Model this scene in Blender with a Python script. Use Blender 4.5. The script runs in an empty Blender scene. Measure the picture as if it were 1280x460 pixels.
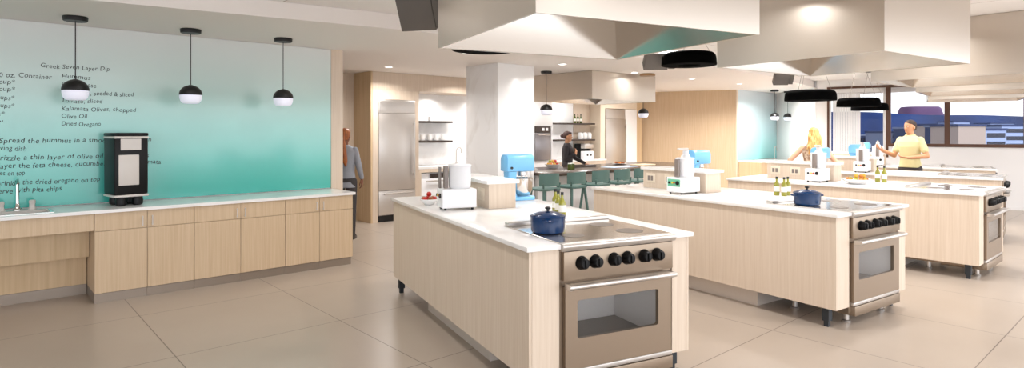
import bpy, bmesh, math, random
from mathutils import Vector, Matrix, Quaternion
random.seed(7)
PI = math.pi
SC = bpy.context.scene
COL = SC.collection
R = math.radians

# ------------------------------------------------------------------ shapes
def new(): return bmesh.new()

def _add(bm, tmp, mat=None):
    if mat is not None: bmesh.ops.transform(tmp, matrix=mat, verts=tmp.verts)
    vm = {}
    for v in tmp.verts: vm[v] = bm.verts.new(v.co)
    for f in tmp.faces:
        try: bm.faces.new([vm[v] for v in f.verts])
        except ValueError: pass
    tmp.free()

def box(bm, x0, x1, y0, y1, z0, z1, bev=0.0, seg=2, mat=None):
    t = bmesh.new()
    bmesh.ops.create_cube(t, size=1)
    for v in t.verts:
        v.co = Vector(((x0+x1)/2+v.co.x*(x1-x0), (y0+y1)/2+v.co.y*(y1-y0), (z0+z1)/2+v.co.z*(z1-z0)))
    if bev: bmesh.ops.bevel(t, geom=t.edges[:], offset=bev, segments=seg, affect='EDGES', profile=0.5)
    _add(bm, t, mat)
    return bm

def prism(bm, poly, z0, z1, bev=0.0, mat=None):
    t = bmesh.new()
    lo = [t.verts.new((x, y, z0)) for x, y in poly]
    hi = [t.verts.new((x, y, z1)) for x, y in poly]
    n = len(poly)
    t.faces.new(lo[::-1]); t.faces.new(hi)
    for i in range(n): t.faces.new([lo[i], lo[(i+1) % n], hi[(i+1) % n], hi[i]])
    bmesh.ops.recalc_face_normals(t, faces=t.faces[:])
    if bev: bmesh.ops.bevel(t, geom=t.edges[:], offset=bev, segments=2, affect='EDGES', profile=0.5)
    _add(bm, t, mat)
    return bm

def lathe(bm, prof, c=(0, 0, 0), seg=28, mat=None):
    t = bmesh.new()
    rings = []
    for r, z in prof:
        if r < 1e-5: rings.append([t.verts.new((0, 0, z))])
        else: rings.append([t.verts.new((r*math.cos(2*PI*k/seg), r*math.sin(2*PI*k/seg), z)) for k in range(seg)])
    for a, b in zip(rings, rings[1:]):
        for k in range(seg):
            q = (k+1) % seg
            if len(a) == 1 and len(b) == 1: continue
            if len(a) == 1: t.faces.new([a[0], b[q], b[k]])
            elif len(b) == 1: t.faces.new([a[k], a[q], b[0]])
            else: t.faces.new([a[k], a[q], b[q], b[k]])
    if len(rings[0]) > 1 and prof[0] != prof[-1]: t.faces.new(rings[0][::-1])
    if len(rings[-1]) > 1 and prof[0] != prof[-1]: t.faces.new(rings[-1])
    bmesh.ops.recalc_face_normals(t, faces=t.faces[:])
    m = Matrix.Translation(c)
    if mat is not None: m = mat @ m
    _add(bm, t, m)
    return bm

def cyl(bm, c, r, h, axis='z', seg=24, r2=None, mat=None):
    """cylinder starting at c and running h along axis"""
    r2 = r if r2 is None else r2
    rot = {'z': Matrix.Identity(4), 'x': Matrix.Rotation(PI/2, 4, 'Y'), 'y': Matrix.Rotation(-PI/2, 4, 'X')}[axis]
    m = Matrix.Translation(c) @ rot
    if mat is not None: m = mat @ m
    e = min(r, r2, abs(h))*0.12
    return lathe(bm, [(r-e, 0), (r, e), (r2, h-e), (r2-e, h)], seg=seg, mat=m)

def ell(bm, c, rad, seg=16, mat=None):
    t = bmesh.new()
    bmesh.ops.create_uvsphere(t, u_segments=seg, v_segments=max(8, seg*2//3), radius=1)
    m = Matrix.Translation(c) @ Matrix.Diagonal((rad[0], rad[1], rad[2], 1))
    if mat is not None: m = mat @ m
    _add(bm, t, m)
    return bm

def tube(bm, pts, r, seg=10, closed=False):
    pts = [Vector(p) for p in pts]
    rs = r if isinstance(r, (list, tuple)) else [r]*len(pts)
    t = bmesh.new()
    rings = []
    ref = None
    n = len(pts)
    for i, p in enumerate(pts):
        d = (pts[(i+1) % n] - pts[i-1]) if closed else (pts[min(i+1, n-1)] - pts[max(i-1, 0)])
        d.normalize()
        if ref is None: ref = Vector((0, 0, 1)) if abs(d.z) < 0.9 else Vector((1, 0, 0))
        u = d.cross(ref).normalized(); w = u.cross(d).normalized(); ref = w
        rings.append([t.verts.new(p + (u*math.cos(2*PI*k/seg) + w*math.sin(2*PI*k/seg))*rs[i]) for k in range(seg)])
    prs = list(zip(rings, rings[1:])) + ([(rings[-1], rings[0])] if closed else [])
    for a, b in prs:
        for k in range(seg): t.faces.new([a[k], a[(k+1) % seg], b[(k+1) % seg], b[k]])
    if not closed: t.faces.new(rings[0][::-1]); t.faces.new(rings[-1])
    bmesh.ops.recalc_face_normals(t, faces=t.faces[:])
    _add(bm, t)
    return bm

def loft(bm, secs, seg=20, power=2.0, mat=None):
    """closed stack of superellipse sections (cx, cy, z, rx, ry)"""
    t = bmesh.new()
    rings = []
    for cx, cy, z, rx, ry in secs:
        ring = []
        for k in range(seg):
            a = 2*PI*k/seg
            ca, sa = math.cos(a), math.sin(a)
            ring.append(t.verts.new((cx+rx*math.copysign(abs(ca)**(2/power), ca), cy+ry*math.copysign(abs(sa)**(2/power), sa), z)))
        rings.append(ring)
    for a, b in zip(rings, rings[1:]):
        for k in range(seg): t.faces.new([a[k], a[(k+1) % seg], b[(k+1) % seg], b[k]])
    t.faces.new(rings[0][::-1]); t.faces.new(rings[-1])
    bmesh.ops.recalc_face_normals(t, faces=t.faces[:])
    _add(bm, t, mat)
    return bm

def arc(cx, cy, r, a0, a1, n=8):
    return [(cx+r*math.cos(R(a0+(a1-a0)*i/n)), cy+r*math.sin(R(a0+(a1-a0)*i/n))) for i in range(n+1)]

# ------------------------------------------------------------------ objects
def out(name, bm, m, parent=None, loc=(0, 0, 0), rz=0.0, sharp=35, rot=None):
    me = bpy.data.meshes.new(name)
    bm.to_mesh(me); bm.free()
    for p in me.polygons: p.use_smooth = True
    me.set_sharp_from_angle(angle=R(sharp))
    if m is not None: me.materials.append(m)
    o = bpy.data.objects.new(name, me)
    o.location = loc
    o.rotation_euler = rot if rot else (0, 0, rz)
    if parent: o.parent = parent
    COL.objects.link(o)
    return o

def tag(o, label, cat, group=None):
    o['label'] = label; o['category'] = cat
    if group: o['group'] = group
    return o

def thing(name, label, cat, loc, rz=0.0, group=None):
    o = bpy.data.objects.new(name, None)
    o.empty_display_size = 0.1
    o.location = loc; o.rotation_euler = (0, 0, rz)
    COL.objects.link(o)
    return tag(o, label, cat, group)

def struct(name, bm, m, loc=(0, 0, 0), rz=0.0, sharp=35):
    o = out(name, bm, m, None, loc, rz, sharp)
    o['kind'] = 'structure'
    return o

def dup(root, loc, rz, label=None, group=None):
    r = root.copy(); COL.objects.link(r)
    r.location = loc; r.rotation_euler = (0, 0, rz)
    if label: r['label'] = label
    if group: r['group'] = group
    for ch in list(root.children):
        c = ch.copy(); COL.objects.link(c); c.parent = r
        for g in list(ch.children):
            d = g.copy(); COL.objects.link(d); d.parent = c
    return r

# ------------------------------------------------------------------ materials
def lin(c):
    return tuple(((v/255)/12.92 if v/255 <= 0.04045 else ((v/255+0.055)/1.055)**2.4) for v in c) + (1.0,)

def mat(name, rgb, rough=0.5, metal=0.0, **kw):
    m = bpy.data.materials.new(name); m.use_nodes = True
    b = m.node_tree.nodes['Principled BSDF']
    b.inputs['Base Color'].default_value = lin(rgb)
    b.inputs['Roughness'].default_value = rough
    b.inputs['Metallic'].default_value = metal
    for k, v in kw.items(): b.inputs[k.replace('_', ' ')].default_value = v
    return m

def noisy(name, c0, c1, scale=(1, 1, 1), nscale=4.0, rough=0.5, metal=0.0, detail=4, lo=0.35, hi=0.65, coords='Object', distort=0.0, rnd=True, **kw):
    m = mat(name, c0, rough, metal, **kw)
    nt = m.node_tree; N, L = nt.nodes, nt.links
    b = N['Principled BSDF']
    tc = N.new('ShaderNodeTexCoord'); mp = N.new('ShaderNodeMapping'); mp.inputs['Scale'].default_value = scale
    if rnd:
        oi = N.new('ShaderNodeObjectInfo'); va = N.new('ShaderNodeVectorMath'); va.operation = 'MULTIPLY_ADD'
        cb = N.new('ShaderNodeCombineXYZ')
        for k in 'XYZ': L.new(oi.outputs['Random'], cb.inputs[k])
        va.inputs[1].default_value = (7.3, 5.1, 0.0)
        L.new(cb.outputs[0], va.inputs[0]); L.new(tc.outputs[coords], va.inputs[2]); L.new(va.outputs[0], mp.inputs['Vector'])
    else: L.new(tc.outputs[coords], mp.inputs['Vector'])
    nz = N.new('ShaderNodeTexNoise'); nz.inputs['Scale'].default_value = nscale; nz.inputs['Detail'].default_value = detail
    nz.inputs['Distortion'].default_value = distort
    L.new(mp.outputs[0], nz.inputs['Vector'])
    rp = N.new('ShaderNodeValToRGB')
    rp.color_ramp.elements[0].position = lo; rp.color_ramp.elements[1].position = hi
    rp.color_ramp.elements[0].color = lin(c0); rp.color_ramp.elements[1].color = lin(c1)
    L.new(nz.outputs['Fac'], rp.inputs['Fac']); L.new(rp.outputs['Color'], b.inputs['Base Color'])
    return m

def emit(name, rgb, strength):
    m = mat(name, rgb, 0.4)
    b = m.node_tree.nodes['Principled BSDF']
    b.inputs['Emission Color'].default_value = lin(rgb); b.inputs['Emission Strength'].default_value = strength
    return m

M = {}
M['oak'] = noisy('pale_oak_veneer', (206, 187, 166), (219, 203, 185), scale=(40, 40, 1.2), nscale=1.6, rough=0.45, detail=7, lo=0.28, hi=0.75)
M['oak_dim'] = noisy('dim_tinted_oak_veneer', (194, 168, 136), (208, 185, 155), scale=(40, 40, 1.2), nscale=1.6, rough=0.45, detail=7, lo=0.28, hi=0.75)  # same oak as the islands; dimmer, warmer light put into its colour
M['oak_warm'] = noisy('warm_oak_veneer', (196, 168, 130), (212, 186, 150), scale=(22, 22, 0.7), nscale=1.6, rough=0.5, detail=6, lo=0.3, hi=0.72)
M['oak_dark'] = noisy('shaded_oak_panel', (170, 132, 92), (190, 152, 110), scale=(22, 22, 0.8), nscale=1.6, rough=0.55, detail=6, lo=0.3, hi=0.72)
M['marble'] = noisy('white_marble', (236, 234, 232), (226, 223, 220), scale=(1, 1, 1), nscale=1.6, rough=0.18, detail=8, lo=0.52, hi=0.66, distort=1.2)
M['marble_wall'] = noisy('veined_white_marble', (238, 238, 238), (226, 224, 222), scale=(1, 1, 0.7), nscale=1.4, rough=0.25, detail=9, lo=0.54, hi=0.66, distort=1.8)
M['steel'] = mat('brushed_stainless_steel', (204, 199, 194), 0.34, 0.92)
M['hood_steel'] = mat('satin_stainless_hood', (206, 197, 186), 0.28, 0.8)
M['hood_inner'] = mat('polished_hood_lining', (212, 205, 196), 0.16, 0.9)
M['mirror_steel'] = mat('polished_stainless_cooktop', (222, 216, 209), 0.13, 0.92)
M['range_steel'] = mat('warm_stainless_range_front', (150, 133, 115), 0.36, 0.75)
M['oven_steel'] = mat('dark_oven_steel', (150, 146, 148), 0.3, 0.85)
M['chrome'] = mat('polished_chrome', (220, 216, 212), 0.10, 1.0)
M['black'] = mat('matte_black_metal', (14, 14, 15), 0.45)
M['black_gloss'] = mat('glossy_black_plastic', (8, 8, 9), 0.4, 0.0, Specular_IOR_Level=0.25)
M['disc_black'] = mat('black_felt_lamp_shade', (3, 3, 3), 1.0, 0.0, Specular_IOR_Level=0.05)
M['dark_leg'] = mat('dark_grey_leg', (36, 42, 48), 0.5)
M['white_paint'] = mat('white_wall_paint', (232, 230, 229), 0.7)
M['ceiling_paint'] = mat('ceiling_paint', (238, 232, 227), 0.8)
M['white_plastic'] = mat('white_appliance_plastic', (236, 236, 238), 0.3)
M['cream'] = mat('cream_cover_plate', (226, 212, 192), 0.4)
M['plinth'] = mat('brushed_grey_plinth', (150, 138, 126), 0.35, 0.55)
M['plinth_pale'] = mat('pale_grey_plinth', (206, 196, 186), 0.4, 0.2)
M['shelf'] = mat('dark_bronze_shelf', (58, 46, 40), 0.5)
M['bar_top'] = mat('dark_brown_bar_top', (70, 58, 50), 0.22)
M['green_chair'] = mat('sage_green_lacquer', (74, 104, 98), 0.45)
M['blue_mixer'] = mat('sky_blue_enamel', (124, 192, 240), 0.3)
M['blue_pot'] = mat('navy_blue_enamel', (10, 48, 90), 0.16)
M['frosted'] = emit('opal_lamp_glass', (226, 228, 242), 0.2)
M['downlight'] = emit('downlight_lens', (255, 250, 242), 4.0)
M['brown_frame'] = mat('dark_bronze_window_frame', (84, 52, 34), 0.45)
M['alu'] = mat('pale_grey_inner_frame', (222, 222, 222), 0.4)
M['projector'] = mat('warm_grey_plastic', (104, 98, 92), 0.6)
M['bottle_green'] = mat('olive_green_glass', (150, 148, 52), 0.12, 0.0, Coat_Weight=0.5)
M['jar_green'] = mat('dark_green_glass', (70, 82, 30), 0.12)
M['label'] = mat('white_paper_label', (236, 234, 226), 0.7)
M['china'] = mat('white_china', (240, 239, 238), 0.18)
M['polycarb'] = mat('clear_polycarbonate', (246, 246, 248), 0.2, 0.0, Transmission_Weight=0.25, IOR=1.15)
M['grey_plastic'] = mat('grey_plastic', (128, 118, 112), 0.4)
M['panel_green'] = mat('mint_control_panel', (112, 190, 158), 0.45)
M['red'] = mat('red_button', (206, 60, 30), 0.4)
M['yellow'] = mat('yellow_button', (226, 210, 70), 0.4)
M['led_green'] = emit('green_display', (60, 200, 80), 0.6)
M['silver'] = mat('silver_plastic_trim', (206, 200, 194), 0.35)
M['paper_blue'] = mat('pale_blue_paper', (188, 206, 234), 0.6)
M['board_cream'] = mat('cream_serving_board', (226, 204, 172), 0.6)
M['ink'] = mat('black_marker_ink', (18, 22, 22), 0.6)
M['cavity'] = mat('grey_enamel_oven_lining', (232, 228, 224), 0.4)
M['burner'] = mat('grey_burner_disc', (118, 108, 98), 0.4, 0.5)
M['terracotta'] = mat('red_brown_roof', (84, 60, 96), 0.9)

m = mat('clear_oven_glass', (255, 255, 255), 0.02, 0.0, Transmission_Weight=1.0, IOR=1.25)
M['oven_glass'] = m
m = bpy.data.materials.new('clear_window_glass'); m.use_nodes = True
nt = m.node_tree; nt.nodes.clear()
o_ = nt.nodes.new('ShaderNodeOutputMaterial'); tr = nt.nodes.new('ShaderNodeBsdfTransparent'); gl = nt.nodes.new('ShaderNodeBsdfGlossy'); mx = nt.nodes.new('ShaderNodeMixShader')
gl.inputs['Roughness'].default_value = 0.02; mx.inputs[0].default_value = 0.006
nt.links.new(tr.outputs[0], mx.inputs[1]); nt.links.new(gl.outputs[0], mx.inputs[2]); nt.links.new(mx.outputs[0], o_.inputs[0])
M['glass'] = m

# back-painted glass that fades from pale grey at the top to teal at the bottom (the print of the board itself)
m = mat('graded_teal_glass', (120, 190, 180), 0.16, 0.0, Coat_Weight=0.6, Coat_Roughness=0.22)
nt = m.node_tree; N, L = nt.nodes, nt.links
tc = N.new('ShaderNodeTexCoord'); sp = N.new('ShaderNodeSeparateXYZ'); mr = N.new('ShaderNodeMapRange'); rp = N.new('ShaderNodeValToRGB')
mr.inputs['From Min'].default_value = 0.85; mr.inputs['From Max'].default_value = 2.59
e = rp.color_ramp.elements
e[0].position = 0.0; e[0].color = lin((62, 176, 164)); e[1].position = 1.0; e[1].color = lin((220, 224, 222))
for p_, c_ in ((0.22, (100, 192, 182)), (0.45, (146, 206, 198)), (0.72, (194, 216, 211))):
    q = e.new(p_); q.color = lin(c_)
L.new(tc.outputs['Object'], sp.inputs[0]); L.new(sp.outputs['Z'], mr.inputs['Value']); L.new(mr.outputs[0], rp.inputs['Fac'])
L.new(rp.outputs['Color'], N['Principled BSDF'].inputs['Base Color'])
M['teal'] = m
m2 = m.copy(); m2.name = 'pale_graded_teal_glass'  # same glass as the near board; haze and lighting put into paler colours
e2 = [n for n in m2.node_tree.nodes if n.type == 'VALTORGB'][0].color_ramp.elements
for k, c_ in enumerate(((142, 214, 214), (168, 220, 222), (192, 224, 230), (206, 226, 232), (218, 226, 232))): e2[k].color = lin(c_)
M['pale_teal'] = m2

def grid_mat(name, c0, c1, joint, px, ox, py, oy, w, rough, nscale=0.8):
    """large square tiles with thin joints, in object space"""
    m = noisy(name, c0, c1, nscale=nscale, rough=rough, detail=5, lo=0.3, hi=0.7, rnd=False)
    nt = m.node_tree; N, L = nt.nodes, nt.links
    b = N['Principled BSDF']; base = b.inputs['Base Color'].links[0].from_socket
    tc = N.new('ShaderNodeTexCoord'); sp = N.new('ShaderNodeSeparateXYZ'); L.new(tc.outputs['Object'], sp.inputs[0])
    def line(sock, p, o):
        s = N.new('ShaderNodeMath'); s.operation = 'SUBTRACT'; s.inputs[1].default_value = o; L.new(sock, s.inputs[0])
        g = N.new('ShaderNodeMath'); g.operation = 'PINGPONG'; g.inputs[1].default_value = p/2; L.new(s.outputs[0], g.inputs[0])
        t = N.new('ShaderNodeMath'); t.operation = 'LESS_THAN'; t.inputs[1].default_value = w; L.new(g.outputs[0], t.inputs[0])
        return t.outputs[0]
    a = N.new('ShaderNodeMath'); a.operation = 'MAXIMUM'
    L.new(line(sp.outputs['X'], px, ox), a.inputs[0]); L.new(line(sp.outputs['Y'], py, oy), a.inputs[1])
    mx = N.new('ShaderNodeMix'); mx.data_type = 'RGBA'
    L.new(a.outputs[0], mx.inputs['Factor']); L.new(base, mx.inputs['A']); mx.inputs['B'].default_value = lin(joint)
    L.new(mx.outputs['Result'], b.inputs['Base Color'])
    return m
M['floor'] = grid_mat('beige_porcelain_tile', (163, 149, 135), (173, 160, 147), (102, 90, 80), 1.215, 0.24, 1.24, -0.67, 0.0034, 0.3)
M['ceiling_tile'] = grid_mat('white_ceiling_tile', (240, 237, 234), (243, 240, 237), (190, 184, 178), 1.2, 0.1, 1.2, 0.2, 0.006, 0.8)

# ------------------------------------------------------------------ frames
TH = R(41.5)
K = Vector((-3.776, 5.478, 0))
A = Vector((math.cos(TH), math.sin(TH), 0)); B = Vector((-math.sin(TH), math.cos(TH), 0))
def room(a, b, z=0.0): return K + A*a + B*b + Vector((0, 0, z))
ISL = [((0.0845, 3.3651), R(26.31)), ((2.5313, 4.7193), R(34.16)), ((4.8677, 6.2955), R(41.43)), ((6.72, 8.31), R(49.0)), ((8.26, 10.33), R(56.5))]
def isl(i, x, y, z=0.0):
    (ox, oy), t = ISL[i]
    return Vector((ox+math.cos(t)*x-math.sin(t)*y, oy+math.sin(t)*x+math.cos(t)*y, z))
WT = R(56.0)
W0 = Vector((9.96, 12.09, 0)); WD = Vector((-math.sin(WT), math.cos(WT), 0)); WN = Vector((math.cos(WT), math.sin(WT), 0))
LOW, HIGH = 2.59, 2.742

# ------------------------------------------------------------------ camera
cam = bpy.data.cameras.new('camera'); co = bpy.data.objects.new('camera', cam); COL.objects.link(co)
co.location = (0, 0, 1.558); co.rotation_euler = (PI/2, 0, 0)
cam.sensor_fit = 'HORIZONTAL'; cam.sensor_width = 36; cam.lens = 758.7*36/1280
cam.shift_y = -(230-164.7)/1280; cam.clip_start = 0.05; cam.clip_end = 2000
SC.camera = co

# ------------------------------------------------------------------ room shell
bm = new(); box(bm, -9, 26, -12, 6, -0.12, 0); struct('floor', bm, M['floor'], K, TH)
edge = [(-7.5, 2.4), (-3.32, 4.754), (-1.41, 5.945), (-0.1, 6.85), (1.1, 7.85), (2.2, 8.83), (3.31, 9.82), (4.37, 10.77), (5.2, 11.75), (5.95, 12.75), (6.9, 13.95)]
bm = new(); prism(bm, edge + [(7.12, 14.25), (7.3, 18.5), (-6, 18.5), (-13, 8)], LOW, HIGH-0.002); struct('ceiling_lower', bm, M['ceiling_paint'])
bm = new(); box(bm, -9, 20, -8.2, 6, HIGH, HIGH+0.1); struct('ceiling_upper', bm, M['ceiling_tile'], K, TH)

bm = new(); box(bm, -9, 2.545, 0.615, 0.765, 0, LOW); struct('wall_left', bm, M['white_paint'], K, TH)
bm = new(); box(bm, 2.545, 2.70, 0.598, 0.765, 0, LOW); struct('trim_1', bm, M['oak'], K, TH)
bm = new(); box(bm, -3, 4.225, 3.31, 3.45, 0, LOW); struct('wall_hall', bm, M['oak'], K, TH)
bm = new(); box(bm, 4.225, 10.45, 3.33, 3.45, 0, LOW); struct('wall_back', bm, M['white_paint'], K, TH)
# soffit over the run of tall units
bm = new(); box(bm, 4.262, 8.02, 2.69, 3.33, 2.285, LOW-0.003); struct('trim_2', bm, M['oak'], K, TH)
# tall oak wall on the right of the bar, and the board wall beyond it
def wallseg(name, p, q, z0, z1, th, m):
    d = Vector((q[0]-p[0], q[1]-p[1], 0)); ln = d.length
    bm = new(); box(bm, 0, ln, 0, th, z0, z1)
    return struct(name, bm, m, (p[0], p[1], 0), math.atan2(d.y, d.x))
wallseg('wall_oak', (3.30, 16.0), (5.48, 14.86), 0, LOW, 0.12, M['oak_dim'])
Q = Vector((5.48, 14.86, 0))
bm = new(); box(bm, 0.0, 2.14, 0.0, 0.12, 0, LOW); struct('wall_far', bm, M['white_paint'], Q, TH)
bm = new(); box(bm, -0.004, 0.07, -0.02, -0.001, 0, LOW); struct('trim_3', bm, M['oak'], Q, TH)
wallseg('wall_return', (7.09, 16.28), (7.04, 14.10), 0, LOW, 0.12, M['white_paint'])
# window wall: local x runs to the left along the wall, local y points into the room
ww = dict(loc=W0, rz=math.atan2(WD.y, WD.x))
SILL, HEAD = 1.24, 2.58
bm = new()
box(bm, -5.0, 2.14, -0.16, 0, 0, SILL); box(bm, 2.14, 3.29, -0.16, 0, 0, 1.0); box(bm, 3.29, 3.50, -0.16, 0, 0, HIGH)
box(bm, -5.0, 3.29, -0.16, 0, HEAD, HIGH); box(bm, -5.0, -0.24, -0.16, 0, SILL, HEAD)
struct('wall_right', bm, M['white_paint'], **ww)
bm = new(); box(bm, -5.0, 3.5, 0.001, 0.012, 0, 0.07); struct('baseboard_right', bm, M['white_paint'], **ww)
def window(name, x0, x1, z0, z1, inner=False):
    f = 0.085
    bm = new()
    box(bm, x0, x1, -0.10, 0.02, z0, z0+f*0.75); box(bm, x0, x1, -0.10, 0.02, z1-f*0.6, z1)
    box(bm, x0, x0+f*0.55, -0.10, 0.02, z0+f*0.75, z1-f*0.6); box(bm, x1-f*0.55, x1, -0.10, 0.02, z0+f*0.75, z1-f*0.6)
    w = struct(name, bm, M['brown_frame'], **ww)
    g = new(); box(g, x0+f*0.5, x1-f*0.5, -0.05, -0.042, z0+f*0.7, z1-f*0.55); out('glass_pane', g, M['glass'], w)
    if inner:
        g = new(); h = 0.05
        a, b, c, d = x0+f*0.55, x1-f*0.55, z0+f*0.75, z1-f*0.6
        box(g, a, a+h, -0.09, 0.005, c, d); box(g, b-h*0.6, b, -0.09, 0.005, c, d); box(g, a, b, -0.09, 0.005, d-0.09, d); box(g, a, b, -0.09, 0.005, c, c+0.05)
        out('inner_frame', g, M['alu'], w)
    return w
window('window_1', 2.095, 3.29, 1.0, HEAD, True)
window('window_2', 1.05, 2.095, SILL, HEAD)
window('window_3', -0.23, 1.05, SILL, HEAD)
bm = new()
for i in range(11): box(bm, 2.63+0.05*i, 2.676+0.05*i, -0.036, -0.028, 1.08, 2.43)
o = out('vertical_blind', bm, M['alu'], None, **ww); tag(o, 'pale vertical strip blind drawn over left half of window', 'blind')

# ------------------------------------------------------------------ left wall: board, writing, counter
t = thing('glass_whiteboard', 'large teal glass wall board with handwritten dip recipe', 'whiteboard', room(0, 0), TH)
bm = new(); box(bm, -3.99, 2.54, 0.600, 0.612, 0.857, LOW-0.004); out('glass_sheet', bm, M['teal'], t)
def writing(name, lines, parent):
    """handwritten lines on the board: (text, a at the left, baseline z, width)"""
    for s, a0, z0, w, hgt in lines:
        cu = bpy.data.curves.new('ink', 'FONT'); cu.body = s; cu.size = 1.0; cu.shear = 0.12; cu.extrude = 0.0; cu.resolution_u = 3
        cu.space_character = 1.05
        ob = bpy.data.objects.new('ink', cu); COL.objects.link(ob)
        bpy.context.view_layer.update()
        me = bpy.data.meshes.new_from_object(ob.evaluated_get(bpy.context.evaluated_depsgraph_get()))
        xs = [v.co.x for v in me.vertices]
        k = w/(max(xs)-min(xs)); off = min(xs)
        tb = bmesh.new(); tb.from_mesh(me)
        for v in tb.verts:
            x, y = (v.co.x-off)*k, v.co.y*hgt
            y += 0.004*math.sin(x*23+len(s)) + 0.0018*math.sin(x*91)
            v.co = Vector((a0+x, 0.5985, z0+y))
        out('text_line', tb, M['ink'], parent)
        bpy.data.objects.remove(ob); bpy.data.curves.remove(cu); bpy.data.meshes.remove(me)
writing('recipe_title', [('Greek Seven Layer Dip', -0.339, 2.163, 0.545, 0.058)], t)
writing('quantity_list', [('10 oz. Container', -0.66, 2.058, 0.405, 0.062), ('1 cup*', -0.68, 1.992, 0.155, 0.06), ('1 cup*', -0.68, 1.926, 0.155, 0.06),
    ('2 cups*', -0.70, 1.850, 0.17, 0.058), ('2 cups*', -0.70, 1.778, 0.17, 0.058), ('1/2 cups*', -0.83, 1.697, 0.232, 0.058), ('1 T"', -0.76, 1.616, 0.15, 0.058)], t)
writing('ingredient_list', [('Hummus', -0.181, 2.070, 0.228, 0.06), ('Feta Cheese', -0.181, 1.996, 0.275, 0.06), ('Cucumber, seeded & sliced', -0.181, 1.917, 0.593, 0.058),
    ('Tomato, sliced', -0.181, 1.838, 0.326, 0.058), ('Kalamata Olives, chopped', -0.181, 1.762, 0.614, 0.058), ('Olive Oil', -0.181, 1.690, 0.202, 0.058), ('Dried Oregano', -0.181, 1.614, 0.313, 0.058)], t)
writing('instruction_lines', [('Spread the hummus in a smooth layer in 8 in', -0.637, 1.455, 1.206, 0.066), ('serving dish', -0.70, 1.386, 0.255, 0.064), ('Drizzle a thin layer of olive oil over hummus', -0.68, 1.298, 1.227, 0.066),
    ('Layer the feta cheese, cucumber, tomato, kalamata', -0.66, 1.224, 1.317, 0.066), ('olives on top', -0.70, 1.160, 0.244, 0.062), ('Sprinkle the dried oregano on top', -0.68, 1.068, 0.805, 0.066), ('Serve with pita chips', -0.67, 0.998, 0.489, 0.064)], t)

CT = 0.848
# worktop with the sink cut out of it
SX0, SX1, SY0, SY1 = -0.98, -0.30, 0.10, 0.40
bm = new()
box(bm, -6.0, SX0, -0.022, 0.598, CT-0.03, CT); box(bm, SX1, 2.56, -0.022, 0.598, CT-0.03, CT)
box(bm, SX0, SX1, -0.022, SY0, CT-0.03, CT); box(bm, SX0, SX1, SY1, 0.598, CT-0.03, CT)
o = out('wall_worktop', bm, M['marble'], None, room(0, 0), TH); tag(o, 'long white marble worktop along the teal board wall', 'worktop')
t = thing('inset_sink', 'stainless steel sink set into white worktop below the recipe', 'sink', room(0, 0, CT), TH)
bm = new()
box(bm, SX0+0.004, SX1-0.004, SY0+0.004, SY1-0.004, -0.18, -0.172); box(bm, SX0+0.004, SX0+0.012, SY0+0.004, SY1-0.004, -0.172, 0); box(bm, SX1-0.012, SX1-0.004, SY0+0.004, SY1-0.004, -0.172, 0)
box(bm, SX0+0.012, SX1-0.012, SY0+0.004, SY0+0.012, -0.172, 0); box(bm, SX0+0.012, SX1-0.012, SY1-0.012, SY1-0.004, -0.172, 0)
out('basin', bm, M['silver'], t)
bm = new(); r_ = 0.02
box(bm, SX0-r_, SX1+r_, SY0-r_, SY0+0.003, 0.0005, 0.004); box(bm, SX0-r_, SX1+r_, SY1-0.003, SY1+r_, 0.0005, 0.004); box(bm, SX0-r_, SX0+0.003, SY0, SY1, 0.0005, 0.004); box(bm, SX1-0.003, SX1+r_, SY0, SY1, 0.0005, 0.004)
out('rim', bm, M['chrome'], t)
t = thing('sink_faucet', 'slim chrome faucet with two lever handles beside the sink', 'faucet', room(-0.515, 0.455, CT), TH)
bm = new(); lathe(bm, [(0.034, 0.0), (0.034, 0.012), (0.02, 0.03), (0.013, 0.07), (0.011, 0.24)]); tube(bm, [(0, 0, 0.235), (0, -0.008, 0.262), (0, -0.03, 0.278), (0, -0.06, 0.275), (0, -0.12, 0.25)], [0.011, 0.011, 0.011, 0.0105, 0.010]); out('spout', bm, M['chrome'], t)
for s in (-0.115, 0.105):
    bm = new(); lathe(bm, [(0.032, 0.0), (0.032, 0.008), (0.024, 0.02), (0.022, 0.055), (0.025, 0.06), (0.025, 0.082), (0.018, 0.088)], c=(s, 0, 0), seg=20); box(bm, s-0.008, s+0.008, -0.05, 0.0, 0.075, 0.085, 0.003)
    out('handle', bm, M['silver'], t)

# base cabinets right of the sink
joints = [0.006, 0.4225, 0.83, 1.271, 1.735, 2.127, 2.536]
def base_cabinet(x0, x1, name, label, hinge, ends=False):
    t = thing(name, label, 'cabinet', room(x0, 0), TH, 'oak base cabinets under the teal board')
    w = x1-x0; g = 0.002
    bm = new(); box(bm, g, w-g, 0.02, 0.58, 0.085, CT-0.032); out('carcass', bm, M['oak_dim'], t)
    bm = new(); box(bm, g, w-g, 0.0, 0.0185, 0.088, 0.651, 0.0012, 1); out('door', bm, M['oak_dim'], t)
    bm = new(); box(bm, g, w-g, 0.0, 0.0185, 0.655, CT-0.033, 0.0012, 1); d = out('drawer', bm, M['oak_dim'], t)
    hx = w-0.04 if hinge > 0 else 0.04
    bm = new(); cyl(bm, (hx, -0.022, 0.672), 0.005, 0.095); cyl(bm, (hx, -0.022, 0.682), 0.004, 0.024, 'y', 10); cyl(bm, (hx, -0.022, 0.757), 0.004, 0.024, 'y', 10)
    out('bar_handle', bm, M['silver'], d)
    bm = new(); box(bm, 0.001, w - (0.02 if ends else 0.001), 0.012, 0.56, 0.0, 0.084); out('plinth', bm, M['plinth'], t)
    return t
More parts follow.
